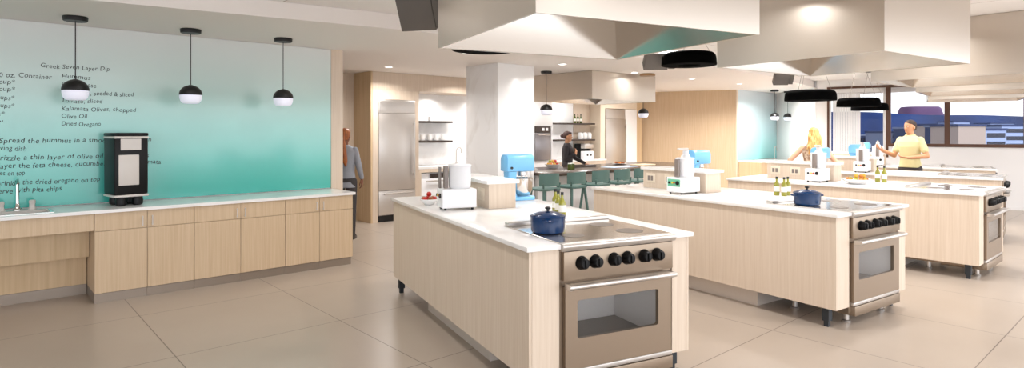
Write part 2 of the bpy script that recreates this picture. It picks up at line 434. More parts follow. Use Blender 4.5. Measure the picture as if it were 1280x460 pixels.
labs = ['pale oak base cabinet next to open sink knee space', 'pale oak base cabinet second from the sink knee space', 'pale oak base cabinet third from the sink knee space',
        'pale oak base cabinet third from the right end of the run', 'pale oak base cabinet last but one at right end', 'pale oak base cabinet at the right end of the run']
for i in range(6): base_cabinet(joints[i], joints[i+1], 'base_cabinet', labs[i], 1 if i % 2 == 0 else -1, i == 5)
# knee space under the sink
t = thing('sink_surround', 'oak apron and set back panel below sink with open knee space', 'cabinet', room(0, 0), TH)
bm = new(); box(bm, -3.0, 0.002, 0.0, 0.02, 0.664, CT-0.033); out('apron', bm, M['oak_dim'], t)
bm = new(); box(bm, -3.0, 0.002, 0.30, 0.56, 0.385, 0.66); out('pipe_cover', bm, M['oak_warm'], t)
bm = new(); box(bm, -3.0, 0.002, 0.49, 0.58, 0.095, 0.384); out('back_panel', bm, M['oak_warm'], t)
bm = new(); box(bm, -3.0, 0.002, 0.485, 0.575, 0.0, 0.094); out('plinth', bm, M['plinth'], t)
t = thing('base_cabinet', 'pale oak base cabinet left of sink at the edge of view', 'cabinet', room(-3.45, 0), TH)
bm = new(); box(bm, 0, 0.44, 0.0, 0.58, 0.085, CT-0.032); out('carcass', bm, M['oak_dim'], t)
bm = new(); box(bm, 0, 0.44, 0.012, 0.56, 0, 0.084); out('plinth', bm, M['plinth'], t)

# beverage dispenser
t = thing('coffee_dispenser', 'black and silver drink dispenser on stubby legs on worktop', 'dispenser', room(0.30, 0.31, CT), TH+R(9))
bm = new(); box(bm, -0.145, 0.145, -0.15, 0.15, 0.105, 0.664, 0.018, 3); out('body', bm, M['black_gloss'], t)
bm = new(); box(bm, -0.149, 0.149, -0.154, 0.154, 0.645, 0.668, 0.008); out('upper_trim_band', bm, M['silver'], t)
bm = new(); box(bm, -0.149, 0.149, -0.154, 0.154, 0.086, 0.108, 0.008); out('lower_trim_band', bm, M['silver'], t)
bm = new(); box(bm, -0.148, 0.148, -0.153, 0.153, 0.669, 0.70, 0.012); out('lid', bm, M['black_gloss'], t)
bm = new(); box(bm, -0.095, 0.08, -0.1535, -0.1495, 0.535, 0.643, 0.001, 1); out('upper_front_plate', bm, M['silver'], t)
bm = new(); box(bm, -0.112, 0.062, -0.1535, -0.1495, 0.20, 0.49, 0.004); out('lower_front_plate', bm, M['silver'], t)
for sx in (-0.07, 0.07):
    for sy in (-0.085, 0.085):
        bm = new(); lathe(bm, [(0.030, 0.0), (0.047, 0.012), (0.05, 0.045), (0.042, 0.088)], c=(sx, sy, 0), seg=20); out('leg', bm, M['black_gloss'], t)

# ------------------------------------------------------------------ pendants
def make_pendant(drop, label, group):
    t = thing('pendant_lamp', label, 'lamp', (0, 0, 0), 0, group)
    bm = new(); lathe(bm, [(0, 0), (0.094, 0), (0.097, -0.006), (0.094, -0.036), (0.088, -0.041), (0, -0.041)]); out('ceiling_canopy', bm, M['black'], t)
    bm = new(); tube(bm, [(0, 0, -0.04), (0, 0, -drop)], 0.0045, 8); out('cord', bm, M['black'], t)
    r = 0.106
    bm = new(); lathe(bm, [(0, -drop+0.004), (0.02, -drop)] + [(r*math.cos(R(a)), -drop-0.098+0.098*math.sin(R(a))) for a in range(78, -1, -6)] + [(r-0.006, -drop-0.098), (0.0, -drop-0.09)]); out('dome_shade', bm, M['black'], t)
    bm = new(); lathe(bm, [(0, -drop-0.101), (r-0.003, -drop-0.101)] + [(0.06+(r-0.063)*math.cos(R(a)), -drop-0.105-0.082*math.sin(R(a))) for a in range(0, 91, 9)] + [(0, -drop-0.187)]); out('glass_diffuser', bm, M['frosted'], t)
    return t
PG = 'black dome pendants in front of the teal recipe board'
p0 = make_pendant(0.562, 'black and opal dome pendant, left of the three by recipe board', PG)
p0.location = room(-0.127, 0.07, LOW)
dup(p0, room(0.826, 0.12, LOW), 0, 'black and opal dome pendant, middle of three by recipe board')
dup(p0, room(1.75, 0.097, LOW), 0, 'black and opal dome pendant nearest the oak end of board')
dup(p0, Vector((0.585, 10.35, LOW)), 0, 'black dome pendant hanging just right of the marble column', 'black dome pendants over the dark bar')
dup(p0, Vector((2.65, 12.25, LOW)), 0, 'black and opal dome pendant hanging before the oak wall', 'black dome pendants over the dark bar')
dup(p0, Vector((6.46, 14.93, LOW)), 0, 'small far pendant, nearer to the second teal board', 'small pendants before the far white wall')
dup(p0, Vector((7.02, 15.45, LOW)), 0, 'small far pendant hanging before the bare white wall', 'small pendants before the far white wall')

# ------------------------------------------------------------------ ceiling fixtures
def downlight(p, label, e=9.0):
    t = thing('recessed_downlight', label, 'downlight', p)
    bm = new(); lathe(bm, [(0.055, -0.001), (0.072, -0.001), (0.074, -0.005), (0.06, -0.008), (0.055, -0.004)][:]); out('trim_ring', bm, M['white_plastic'], t)
    bm = new(); lathe(bm, [(0, -0.0045), (0.055, -0.0045), (0.055, -0.001), (0, -0.001)]); out('lens', bm, M['downlight'], t)
    lamp(p + Vector((0, 0, -0.02)), e)
WARM = (1.0, 0.975, 0.955)
def lamp(p, e, size=0.16, col=WARM, spread=150):  # shared by the visible downlights and the added fill lamps
    l = bpy.data.lights.new('downlight_and_fill', 'AREA'); l.shape = 'DISK'; l.size = size; l.energy = e; l.color = col; l.spread = R(spread)
    o = bpy.data.objects.new('downlight_and_fill', l); o.location = p; COL.objects.link(o)
    return o
for p, lb in [((-1.957, 9.643), 'small round ceiling downlight before the oak fridge unit'), ((-0.596, 7.933), 'bright ceiling downlight under the black ring lamp sliver'),
              ((0.768, 9.244), 'small round ceiling downlight right of the marble column'), ((2.128, 10.552), 'small ceiling downlight over right corner of bar hood'),
              ((3.508, 11.827), 'small ceiling downlight in front of the tall oak wall'), ((4.885, 13.05), 'small ceiling downlight nearest the second teal board')]:
    downlight(Vector((p[0], p[1], LOW)), lb)
bm = new(); lathe(bm, [(0, 0), (0.125, 0), (0.135, -0.008), (0.14, -0.03), (0.13, -0.042), (0, -0.045)]); o = out('ceiling_speaker', bm, mat('bronze_cover', (150, 118, 84), 0.35, 0.4), None, (2.41, 10.80, LOW-0.001)); tag(o, 'round bronze ceiling disc just right of bar hood top', 'ceiling disc')

# ring lamps
def ring_lamp(p, r, ztop, ceil, label):
    t = thing('ring_lamp', label, 'lamp', (p[0], p[1], ztop), 0, 'black ring lamps above the islands')
    h = 0.145; ri = r*0.42
    pr = [(ri, -h), (r-0.004, -h), (r, -h+0.008), (r-0.005, -0.075)] + [(r-0.065+0.06*math.cos(R(a)), -0.075+0.07*math.sin(R(a))) for a in range(0, 91, 15)] + [(ri, -0.005), (ri, -h)]
    bm = new(); lathe(bm, pr, seg=48); out('ring_shade', bm, M['disc_black'], t)
    bm = new(); lathe(bm, [(ri-0.002, -h+0.03), (ri-0.002, -0.02), (ri-0.012, -0.02), (ri-0.012, -h+0.03), (ri-0.002, -h+0.03)], seg=40); out('light_band', bm, emit('ring_glow', (255, 246, 232), 1.0), t)
    for k in range(3):
        a = R(90+120*k)
        bm = new(); tube(bm, [((r-0.07)*math.cos(a), (r-0.07)*math.sin(a), -0.004), (0.05*math.cos(a), 0.05*math.sin(a), ceil-ztop-0.02)], 0.002, 6); out('cable', bm, M['grey_plastic'], t)
    bm = new(); lathe(bm, [(0, ceil-ztop), (0.07, ceil-ztop), (0.07, ceil-ztop-0.025), (0, ceil-ztop-0.025)]); out('ceiling_canopy', bm, M['black'], t)
ring_lamp((-0.24, 5.42), 0.30, 2.43, HIGH, 'black ring lamp mostly hidden behind the nearest hood')
ring_lamp((1.94, 6.66), 0.295, 2.43, HIGH, 'big black ring lamp between the two nearest hoods')
ring_lamp((4.015, 8.17), 0.322, 2.12, HIGH, 'wide black ring lamp in front of far white wall')
ring_lamp((5.73, 10.04), 0.325, 2.12, HIGH, 'black ring lamp before the left window, left of two')
ring_lamp((6.98, 11.85), 0.325, 2.12, HIGH, 'farthest black ring lamp, half behind another by windows')

# projectors
def projector(p, rz, tilt, label, s=1.0):
    t = thing('ceiling_projector', label, 'projector', p, rz, 'grey ceiling units beside the hoods')
    rx = Matrix.Rotation(tilt, 4, 'X')
    bm = new(); rx = rx @ Matrix.Scale(s, 4); box(bm, -0.19, 0.09, -0.14, 0.14, -0.06, 0.06, 0.008, mat=rx); out('body', bm, M['projector'], t)
    bm = new(); box(bm, 0.0915, 0.17, -0.12, 0.12, -0.06, 0.01, 0.006, mat=rx); out('lens_housing', bm, M['projector'], t)
    bm = new(); cyl(bm, (-0.05*s, 0, 0.075*s), 0.012, HIGH-p[2]-0.02-0.075*s, 'z', 12); out('mount_pole', bm, M['white_paint'], t)
    bm = new(); cyl(bm, (-0.05*s, 0, HIGH-p[2]-0.02), 0.05, 0.018, 'z', 20); out('mount_plate', bm, M['white_paint'], t)
projector(Vector((-0.66, 4.56, 2.47)), ISL[0][1]-R(40), -R(60), 'large dark grey ceiling unit left of nearest hood')
projector(Vector((1.71, 6.95, 2.40)), ISL[1][1]-R(35), -R(35), 'grey ceiling unit tucked behind the big ring lamp')
projector(Vector((3.83, 8.55, 2.32)), R(-8), -R(52), 'small grey ceiling unit near far pair of pendants', 0.72)

# ------------------------------------------------------------------ hoods
def make_hood(label, w, l, z0, z1):
    t = thing('range_hood', label, 'hood', (0, 0, 0), 0, 'stainless hoods over the islands')
    th = 0.012
    bm = new()
    box(bm, 0, w, 0, th, z0, z1); box(bm, 0, w, l-th, l, z0, z1); box(bm, 0, th, th, l-th, z0, z1); box(bm, w-th, w, th, l-th, z0, z1)
    out('shell', bm, M['hood_steel'], t)
    # inner lining leans inwards like a shallow funnel
    s, zt = 0.10, z0+0.40
    tb = bmesh.new()
    lo = [(th, th), (w-th, th), (w-th, l-th), (th, l-th)]; hi = [(th+s, th+s), (w-th-s, th+s), (w-th-s, l-th-s), (th+s, l-th-s)]
    a = [tb.verts.new((x, y, z0+0.004)) for x, y in lo]; b = [tb.verts.new((x, y, zt)) for x, y in hi]
    for k in range(4): tb.faces.new([a[k], a[(k+1) % 4], b[(k+1) % 4], b[k]])
    tb.faces.new(b)
    out('lining', tb, M['hood_inner'], t, sharp=10)
    bm = new(); n = 6
    for k in range(n):
        x0 = th+s+0.02+k*(w-2*th-2*s-0.04)/n
        box(bm, x0+0.006, x0+(w-2*th-2*s-0.04)/n-0.006, th+s+0.03, l-th-s-0.03, zt-0.03, zt-0.006, 0.004)
    out('baffle_filter', bm, M['hood_steel'], t)
    return t
HW, HL = 1.50, 1.40
h0 = make_hood('nearest big stainless hood over the front island', HW, HL, 2.13, HIGH-0.003)
hl = [None, 'stainless hood second from left, over second island', 'stainless hood over the third island, cut by right edge', 'slim looking fourth hood with pale edge before windows', 'farthest stainless hood, lowest in front of the windows']
for i in range(5):
    p = isl(i, -0.175, -0.42); p.z = 0
    if i == 0: h0.location = p; h0.rotation_euler = (0, 0, ISL[0][1])
    else: dup(h0, p, ISL[i][1], hl[i])
hb = make_hood('stainless box hood above the dark bar', 1.78, 1.45, 2.11, LOW-0.003); hb.location = room(6.92, 0.10); hb.rotation_euler = (0, 0, TH)

# ------------------------------------------------------------------ islands
IW, IL, ZT, ZS, ZB = 1.208, 2.866, 0.914, 0.8865, 0.154
RX0, RX1, RY1 = 0.222, 1.046, 0.755
ORD = ['nearest', 'second', 'third', 'fourth', 'farthest']
def make_island(i):
    n = ORD[i]
    t = thing('island_cabinet', f'pale oak island cabinet, {n} of the five islands', 'island', isl(i, 0, 0), ISL[i][1], 'oak cooking islands')
    e = 0.022; g = 0.0015
    bm = new(); prism(bm, [(e+0.02, e+0.02), (RX0-0.004, e+0.02), (RX0-0.004, RY1+0.02), (RX1+0.004, RY1+0.02), (RX1+0.004, e+0.02), (IW-e-0.02, e+0.02), (IW-e-0.02, IL-e-0.02), (e+0.02, IL-e-0.02)], ZB+0.002, ZS-0.002); out('carcass', bm, M['oak'], t)
    for x0 in (e, IW-e-0.0185):
        bm = new(); box(bm, x0, x0+0.0185, e, IL-e, ZB, ZS-0.001, 0.001, 1); out('side_panel', bm, M['oak'], t)
    bm = new(); box(bm, e+0.0185+g, IW-e-0.0185-g, IL-e-0.0185, IL-e, ZB, ZS-0.001, 0.001, 1); out('end_panel', bm, M['oak'], t)
    for x0, x1 in ((e+0.0185+g, RX0-0.003), (RX1+0.003, IW-e-0.0185-g)):
        bm = new(); box(bm, x0, x1, e, e+0.0185, ZB, ZS-0.001, 0.001, 1); out('front_stile', bm, M['oak'], t)
    for x in (0.079, IW-0.079):
        for y in (0.125, IL-0.10):
            bm = new(); prism(bm, [(x-0.027, y-0.027), (x+0.027, y-0.027), (x+0.027, y+0.027), (x-0.027, y+0.027)], 0.045, ZB); prism(bm, [(x-0.018, y-0.018), (x+0.018, y-0.018), (x+0.018, y+0.018), (x-0.018, y+0.018)], 0.0, 0.045)
            out('leg', bm, M['dark_leg'], t)
    bm = new(); box(bm, 0.127, IW-0.127, 0.78, 2.10, 0.0, ZB-0.001); out('plinth', bm, M['plinth_pale'], t)
    # worktop
    bm = new(); prism(bm, [(0, 0), (RX0-0.003, 0), (RX0-0.003, RY1+0.012), (RX1+0.003, RY1+0.012), (RX1+0.003, 0), (IW, 0), (IW, IL), (0, IL)], ZS, ZT, 0.0025)
    o = out('island_worktop', bm, M['marble'], None, isl(i, 0, 0), ISL[i][1]); tag(o, f'white marble worktop on the {n} of the five islands', 'worktop', 'island worktops')
    # raised service ledge
    t = thing('service_ledge', f'raised oak outlet ledge on the {n} of five island worktops', 'ledge', isl(i, 0.5, 1.635, ZT), ISL[i][1], 'raised ledges on the islands')
    w, l = 0.25, 0.88
    bm = new(); box(bm, 0, w, 0, l, 0.0005, 0.207, 0.0015, 1); out('body', bm, M['oak'], t)
    bm = new(); box(bm, -0.024, w+0.024, -0.024, l+0.024, 0.2075, 0.238, 0.002); out('ledge_top', bm, M['marble'], t)
    for y in (0.16, 0.50, 0.77):
        bm = new(); box(bm, -0.0065, -0.0005, y-0.075, y+0.055, 0.06, 0.165, 0.003); pl = out('outlet_plate', bm, M['cream'], t)
        bm = new()
        for dy in (-0.045, 0.0): box(bm, -0.0095, -0.0066, y+dy, y+dy+0.034, 0.085, 0.14, 0.001, 1)
        out('socket', bm, M['grey_plastic'] if i else M['cream'], pl)

def make_range(i):
    n = ORD[i]
    t = thing('cooking_range', f'stainless range with black knobs in the {n} of five islands', 'range', isl(i, 0, 0), ISL[i][1], 'stainless ranges in the islands')
    X0, X1 = RX0+0.002, RX1-0.002
    # carcass left open around the oven cavity
    ca, cb, cz0, cz1, cy = 0.30, 0.965, 0.27, 0.655, 0.52
    bm = new()
    box(bm, X0, ca, 0.03, RY1, 0.10, 0.895); box(bm, cb, X1, 0.03, RY1, 0.10, 0.895)
    box(bm, ca, cb, 0.03, RY1, 0.10, cz0); box(bm, ca, cb, 0.03, RY1, cz1, 0.895); box(bm, ca, cb, cy, RY1, cz0, cz1)
    out('body', bm, M['range_steel'], t)
    bm = new()
    box(bm, ca+0.001, cb-0.001, cy-0.006, cy-0.001, cz0+0.001, cz1-0.001); box(bm, ca+0.001, ca+0.006, 0.032, cy-0.006, cz0+0.001, cz1-0.001); box(bm, cb-0.006, cb-0.001, 0.032, cy-0.006, cz0+0.001, cz1-0.001)
    box(bm, ca+0.006, cb-0.006, 0.032, cy-0.006, cz1-0.006, cz1-0.001)
    out('oven_lining', bm, M['cavity'], t)
    bm = new(); box(bm, ca+0.006, cb-0.006, 0.032, cy-0.006, cz0+0.001, cz0+0.006); out('oven_floor', bm, M['burner'], t)
    # door with a rounded window opening
    wx0, wx1, wz0, wz1 = 0.329, 0.921, 0.360, 0.582
    dx0, dx1, dz0, dz1 = 0.247, 1.021, 0.186, 0.664
    tb = bmesh.new()
    def ringpts(y, inner):
        if inner:
            p = []
            r = 0.016
            for cx, cz, a0 in ((wx1-r, wz1-r, 0), (wx0+r, wz1-r, 90), (wx0+r, wz0+r, 180), (wx1-r, wz0+r, 270)): p += [(x, y, z) for x, z in arc(cx, cz, r, a0, a0+90, 4)]
            return p
        p = []
        for (cx, cz) in ((dx1, dz1), (dx0, dz1), (dx0, dz0), (dx1, dz0)): p += [(cx, y, cz)]*5
        return p
    def ring(pts):
        return [tb.verts.new(q) for q in pts]
    fo, fi, bo, bi = ring(ringpts(0, False)), ring(ringpts(0, True)), ring(ringpts(0.028, False)), ring(ringpts(0.028, True))
    m_ = len(fo)
    for k in range(m_):
        q = (k+1) % m_
        tb.faces.new([fo[k], fo[q], fi[q], fi[k]]); tb.faces.new([bo[k], bi[k], bi[q], bo[q]]); tb.faces.new([fi[k], fi[q], bi[q], bi[k]]); tb.faces.new([fo[k], bo[k], bo[q], fo[q]])
    bmesh.ops.remove_doubles(tb, verts=tb.verts, dist=1e-5); bmesh.ops.dissolve_degenerate(tb, edges=tb.edges, dist=1e-6); bmesh.ops.recalc_face_normals(tb, faces=tb.faces)
    d = out('oven_door', tb, M['range_steel'], t)
    bm = new(); box(bm, wx0-0.004, wx1+0.004, 0.012, 0.017, wz0-0.004, wz1+0.004); out('window_glass', bm, M['oven_glass'], d)
    bm = new(); cyl(bm, (0.236, -0.058, 0.676), 0.0155, 0.775, 'x', 16)
    for x in (0.252, 0.995): box(bm, x-0.011, x+0.011, -0.056, 0.0, 0.655, 0.690, 0.003)
    box(bm, 0.255, 1.0, -0.052, -0.001, 0.680, 0.690, 0.002)
    out('door_handle', bm, M['steel'], d)
    # control panel
    bm = new(); box(bm, X0+0.014, X1-0.008, 0.0, 0.029, 0.700, 0.868, 0.003); out('control_panel', bm, M['range_steel'], t)
    for x in (0.355, 0.450, 0.582, 0.680, 0.808, 0.906):
        bm = new(); cyl(bm, (x, -0.005, 0.798), 0.041, 0.006, 'y', 24)
        lathe(bm, [(0.037, 0), (0.037, 0.012), (0.034, 0.02), (0.030, 0.04), (0.025, 0.045)], mat=Matrix.Translation((x, -0.005, 0.798)) @ Matrix.Rotation(PI/2, 4, 'X'), seg=24); box(bm, x-0.006, x+0.006, -0.058, -0.045, 0.775, 0.821, 0.002)
        out('control_knob', bm, M['black_gloss'], t)
    # top: rounded front nose, flat polished plates
    bm = new(); prism(bm, [(-0.012, 0.874), (0.03, 0.870), (0.03, 0.918), (-0.004, 0.918)] + arc(-0.004, 0.9, 0.018, 90, 200, 6), X0-0.002, X1+0.002, mat=Matrix(((0, 0, 1, 0), (1, 0, 0, 0), (0, 1, 0, 0), (0, 0, 0, 1)))); out('front_lip', bm, M['steel'], t)
    third = (X1-X0)/2
    bm = new(); box(bm, X0, X1, 0.031, RY1, 0.896, 0.9185, 0.001, 1); top = out('cooktop', bm, M['mirror_steel'], t)
    for bx, by, r in ((0.43, 0.21, 0.072), (0.85, 0.20, 0.088), (0.84, 0.50, 0.085), (0.40, 0.50, 0.085)):
        bm = new(); cyl(bm, (bx, by, 0.9187), r, 0.0016, 'z', 40); out('burner_disc', bm, M['burner'], top)
    bm = new(); box(bm, X0, X1, RY1-0.06, RY1, 0.919, 0.942, 0.003); out('back_rail', bm, M['steel'], t)
    bm = new(); box(bm, X0+0.03, X1-0.01, 0.004, 0.05, 0.155, 0.182, 0.002); out('vent_strip', bm, M['steel'], t)
    bm = new(); box(bm, 0.268, X1-0.008, 0.0, 0.42, 0.074, 0.150, 0.002); out('kick_panel', bm, M['range_steel'], t)
    for x in (0.325, 0.895):
        for y in (0.10, 0.545):
            bm = new(); lathe(bm, [(0.032, 0.0), (0.034, 0.006), (0.034, 0.014), (0.022, 0.02), (0.022, 0.073 if y < 0.4 else 0.099)], c=(x, y, 0), seg=20); out('foot', bm, M['steel'], t)
for i in range(5): make_island(i); make_range(i)

# food processors
def make_processor(label, p, rz, arm=True, plate='white_plastic'):
    t = thing('food_processor', label, 'food processor', p, rz, 'white food processors on the islands')
    w, l = 0.29, 0.20
    bm = new(); box(bm, 0, w, 0, l, 0.018, 0.172, 0.008, 3); out('base', bm, M['white_plastic'], t)
    for x in (0.03, w-0.03):
        for y in (0.028, l-0.028):
            bm = new(); cyl(bm, (x, y, 0), 0.011, 0.0185, 'z', 12); out('foot', bm, M['black'], t)
    bm = new(); box(bm, -0.004, -0.0002, 0.02, l-0.02, 0.08, 0.155, 0.001, 1); pn = out('control_panel', bm, M[plate], t)
    for y, r, m_ in ((l-0.045, 0.012, 'black'), (l-0.085, 0.009, 'yellow'), (l-0.11, 0.009, 'red'), (0.048, 0.021, 'black')):
        bm = new(); cyl(bm, (-0.016, y, 0.118), r, 0.012, 'x', 20); out('dial' if r > 0.02 else 'button', bm, M[m_], pn)
    bm = new(); cx, cy, r = 0.172, l/2, 0.093
    lathe(bm, [(r-0.012, 0.173), (r-0.006, 0.18), (r, 0.20), (r, 0.355), (r-0.005, 0.355), (r-0.005, 0.2), (r-0.02, 0.182), (r-0.012, 0.173)], c=(cx, cy, 0), seg=40); out('bowl', bm, M['polycarb'], t)
    bm = new(); lathe(bm, [(0.0, 0.356), (r+0.004, 0.356), (r+0.004, 0.368), (r-0.01, 0.374), (0, 0.378)], c=(cx, cy, 0), seg=40); out('lid', bm, M['polycarb'], t)
    bm = new(); box(bm, 0.035, 0.068, cy-0.025, cy+0.025, 0.176, 0.36, 0.004); out('bowl_handle', bm, M['grey_plastic'], t)
    bm = new(); lathe(bm, [(0.0, 0.185), (0.05, 0.185), (0.035, 0.2), (0.02, 0.21), (0.016, 0.29), (0, 0.3)], c=(cx, cy, 0), seg=24); out('blade_hub', bm, M['silver'], t)
    if arm:
        bm = new(); lathe(bm, [(0.05, 0.376), (0.042, 0.40), (0.03, 0.408), (0.03, 0.445), (0, 0.45)], c=(cx+0.01, cy, 0), seg=24); out('feed_tube', bm, M['polycarb'], t)
        bm = new(); box(bm, 0.06, 0.215, cy-0.014, cy+0.014, 0.452, 0.474, 0.006); box(bm, 0.19, 0.215, cy-0.014, cy+0.014, 0.378, 0.452, 0.004); out('press_arm', bm, M['silver'], t)
    else:
        bm = new(); box(bm, -0.028+0.03, 0.022, cy+0.03, cy+0.055, 0.174, 0.352, 0.003); out('side_rod', bm, M['grey_plastic'], t)
    return t
make_processor('white food processor with clear bowl on the nearest island', isl(0, 0.112, 1.69, ZT), ISL[0][1]-R(6), False)
make_processor('white food processor, mint control panel, on second island', isl(1, 0.160, 1.665, ZT), ISL[1][1], True, 'panel_green')
make_processor('white food processor beside fruit bowl side of third island', isl(2, 0.168, 1.66, ZT), ISL[2][1])
make_processor('white food processor on fourth island behind the fruit bowl', isl(3, 0.165, 1.66, ZT), ISL[3][1])
make_processor('farthest white food processor, by man in yellow shirt', isl(4, 0.17, 1.66, ZT), ISL[4][1])

# stand mixers
def make_mixer(label, p, rz):
    t = thing('stand_mixer', label, 'mixer', p, rz, 'sky blue stand mixers on the islands')
    bm = new(); prism(bm, [(0.06, 0.04), (0.33, 0.04), (0.35, 0.08), (0.35, 0.22), (0.33, 0.26), (0.06, 0.26)], 0.0, 0.034, 0.006); out('base_plate', bm, M['blue_mixer'], t)
    bm = new(); loft(bm, [(0.12, 0.15, 0.0345, 0.055, 0.09), (0.12, 0.15, 0.07, 0.044, 0.065), (0.122, 0.15, 0.15, 0.04, 0.058), (0.125, 0.15, 0.268, 0.05, 0.07)], 24, 4); out('column', bm, M['blue_mixer'], t)
    # head: long block with a rounded top, extruded along x
    prof = [(0.07, 0.27), (0.235, 0.27), (0.235, 0.36)] + arc(0.18, 0.375, 0.055, 0, 90, 6) + arc(0.125, 0.375, 0.055, 90, 180, 6)
    bm = new(); prism(bm, prof, 0.06, 0.345, 0.012, mat=Matrix(((0, 0, 1, 0), (1, 0, 0, 0), (0, 1, 0, 0), (0, 0, 0, 1)))); out('head', bm, M['blue_mixer'], t)
    bm = new(); cyl(bm, (0.25, 0.15, 0.225), 0.045, 0.044, 'z', 24); cyl(bm, (0.25, 0.15, 0.12), 0.009, 0.106, 'z', 12); out('drive_shaft', bm, M['chrome'], t)
    bm = new()
    for k in range(6):
        a = PI*k/6
        tube(bm, [(0.25+s*w_*math.cos(a), 0.15+s*w_*math.sin(a), z) for s, w_, z in ((1, 0.012, 0.16), (1, 0.04, 0.12), (1, 0.045, 0.09), (1, 0.0, 0.06), (-1, 0.045, 0.09), (-1, 0.04, 0.12), (-1, 0.012, 0.16))], 0.0022, 6)
    out('whisk', bm, M['chrome'], t)
    bm = new(); lathe(bm, [(0.0, 0.036), (0.06, 0.036), (0.085, 0.06), (0.1, 0.1), (0.103, 0.2), (0.109, 0.203), (0.103, 0.206), (0.098, 0.2), (0.095, 0.1), (0.08, 0.063), (0, 0.044)], c=(0.25, 0.15, 0), seg=36); out('mixing_bowl', bm, M['chrome'], t)
    bm = new()
    for k in range(9):
        a = R(200+k*20); tube(bm, [(0.25+0.098*math.cos(a), 0.15+0.098*math.sin(a), 0.208), (0.25+0.085*math.cos(a), 0.15+0.085*math.sin(a), 0.268)], 0.0022, 6)
    out('wire_guard', bm, M['silver'], t)
    bm = new(); cyl(bm, (0.10, 0.0565, 0.305), 0.012, 0.014, 'y', 16); out('speed_dial', bm, M['black'], t)
mixl = ['sky blue stand mixer behind ledge of the nearest island', 'sky blue stand mixer behind ledge of the second island', 'sky blue stand mixer top behind third island food processor', 'sky blue stand mixer of fourth island, below ring lamps', 'farthest sky blue stand mixer below windows']
for i in range(5): make_mixer(mixl[i], isl(i, 0.835 if i < 2 else 0.79, 2.02 if i < 2 else 1.84, ZT+0.001), ISL[i][1])

# pots
def make_pot(label, p, rz):
    t = thing('dutch_oven', label, 'pot', p, rz, 'navy blue pots on the ranges')
    r = 0.108
    bm = new(); lathe(bm, [(0.0, 0.0), (r-0.012, 0.0), (r-0.003, 0.008), (r, 0.03), (r+0.003, 0.098), (r-0.004, 0.098), (r-0.006, 0.03), (0, 0.01)], seg=48)
    out('body', bm, M['blue_pot'], t)
    for s in (1, -1):
        bm = new(); tube(bm, [(s*(r-0.002), -0.03, 0.082), (s*(r+0.022), -0.026, 0.084), (s*(r+0.03), 0, 0.085), (s*(r+0.022), 0.026, 0.084), (s*(r-0.002), 0.03, 0.082)], 0.007, 8); out('side_handle', bm, M['blue_pot'], t)
    bm = new(); lathe(bm, [(0, 0.099), (r+0.005, 0.099), (r+0.006, 0.105), (r-0.01, 0.114), (0.06, 0.128), (0.02, 0.133), (0, 0.134)], seg=48); ld = out('lid', bm, M['blue_pot'], t)
    bm = new(); lathe(bm, [(0.009, 0.133), (0.008, 0.142), (0.018, 0.148), (0.019, 0.157), (0.01, 0.162), (0, 0.163)], seg=20); out('lid_knob', bm, M['black'], ld)
make_pot('navy blue lidded pot on the nearest range', isl(0, 0.345, 0.375, 0.9212), ISL[0][1]+R(60))
make_pot('navy blue lidded pot on the second island range', isl(1, 0.37, 0.46, 0.9212), ISL[1][1]+R(-30))

# bottles
def make_bottle(label, p, h, group, mb='bottle_green'):
    t = thing('oil_bottle', label, 'bottle', p, random.uniform(0, 6), group)
    s = h/0.26
    bm = new(); lathe(bm, [(0, 0), (0.033*s, 0), (0.037*s, 0.006*s), (0.037*s, 0.14*s), (0.031*s, 0.165*s), (0.015*s, 0.19*s), (0.0135*s, 0.228*s), (0, 0.228*s)], seg=24); out('glass', bm, M[mb], t)
    bm = new(); lathe(bm, [(0, 0.2285*s), (0.016*s, 0.2285*s), (0.016*s, 0.258*s), (0, 0.26*s)], seg=20); out('cap', bm, M['black'], t)
    bm = new(); lathe(bm, [(0.0376*s, 0.055*s), (0.0376*s, 0.125*s), (0.0371*s, 0.125*s), (0.0371*s, 0.055*s), (0.0376*s, 0.055*s)], seg=24); out('paper_label', bm, M['label'], t)
def bottles(i, pts, names, h=0.20):
    for (x, y), nm in zip(pts, names): make_bottle(nm, isl(i, x, y, ZT+0.0005), h, f'oil bottles on the {ORD[i]} island')
bottles(0, [(0.885, 1.20), (0.835, 1.07), (0.80, 0.955)], ['olive oil bottle behind navy pot, leftmost of its three', 'olive oil bottle behind navy pot, middle of its three', 'olive oil bottle behind navy pot, rightmost of its three'], 0.19)
bottles(1, [(0.93, 1.10), (0.93, 1.02), (1.02, 1.035)], ['olive oil bottle on second island, leftmost of its three', 'olive oil bottle on second island, middle of its three', 'olive oil bottle on second island, rightmost of its three'], 0.19)
bottles(2, [(0.90, 1.25), (0.84, 1.155)], ['olive oil bottle right of third island fruit bowl, left one', 'olive oil bottle right of third island fruit bowl, right one'], 0.21)

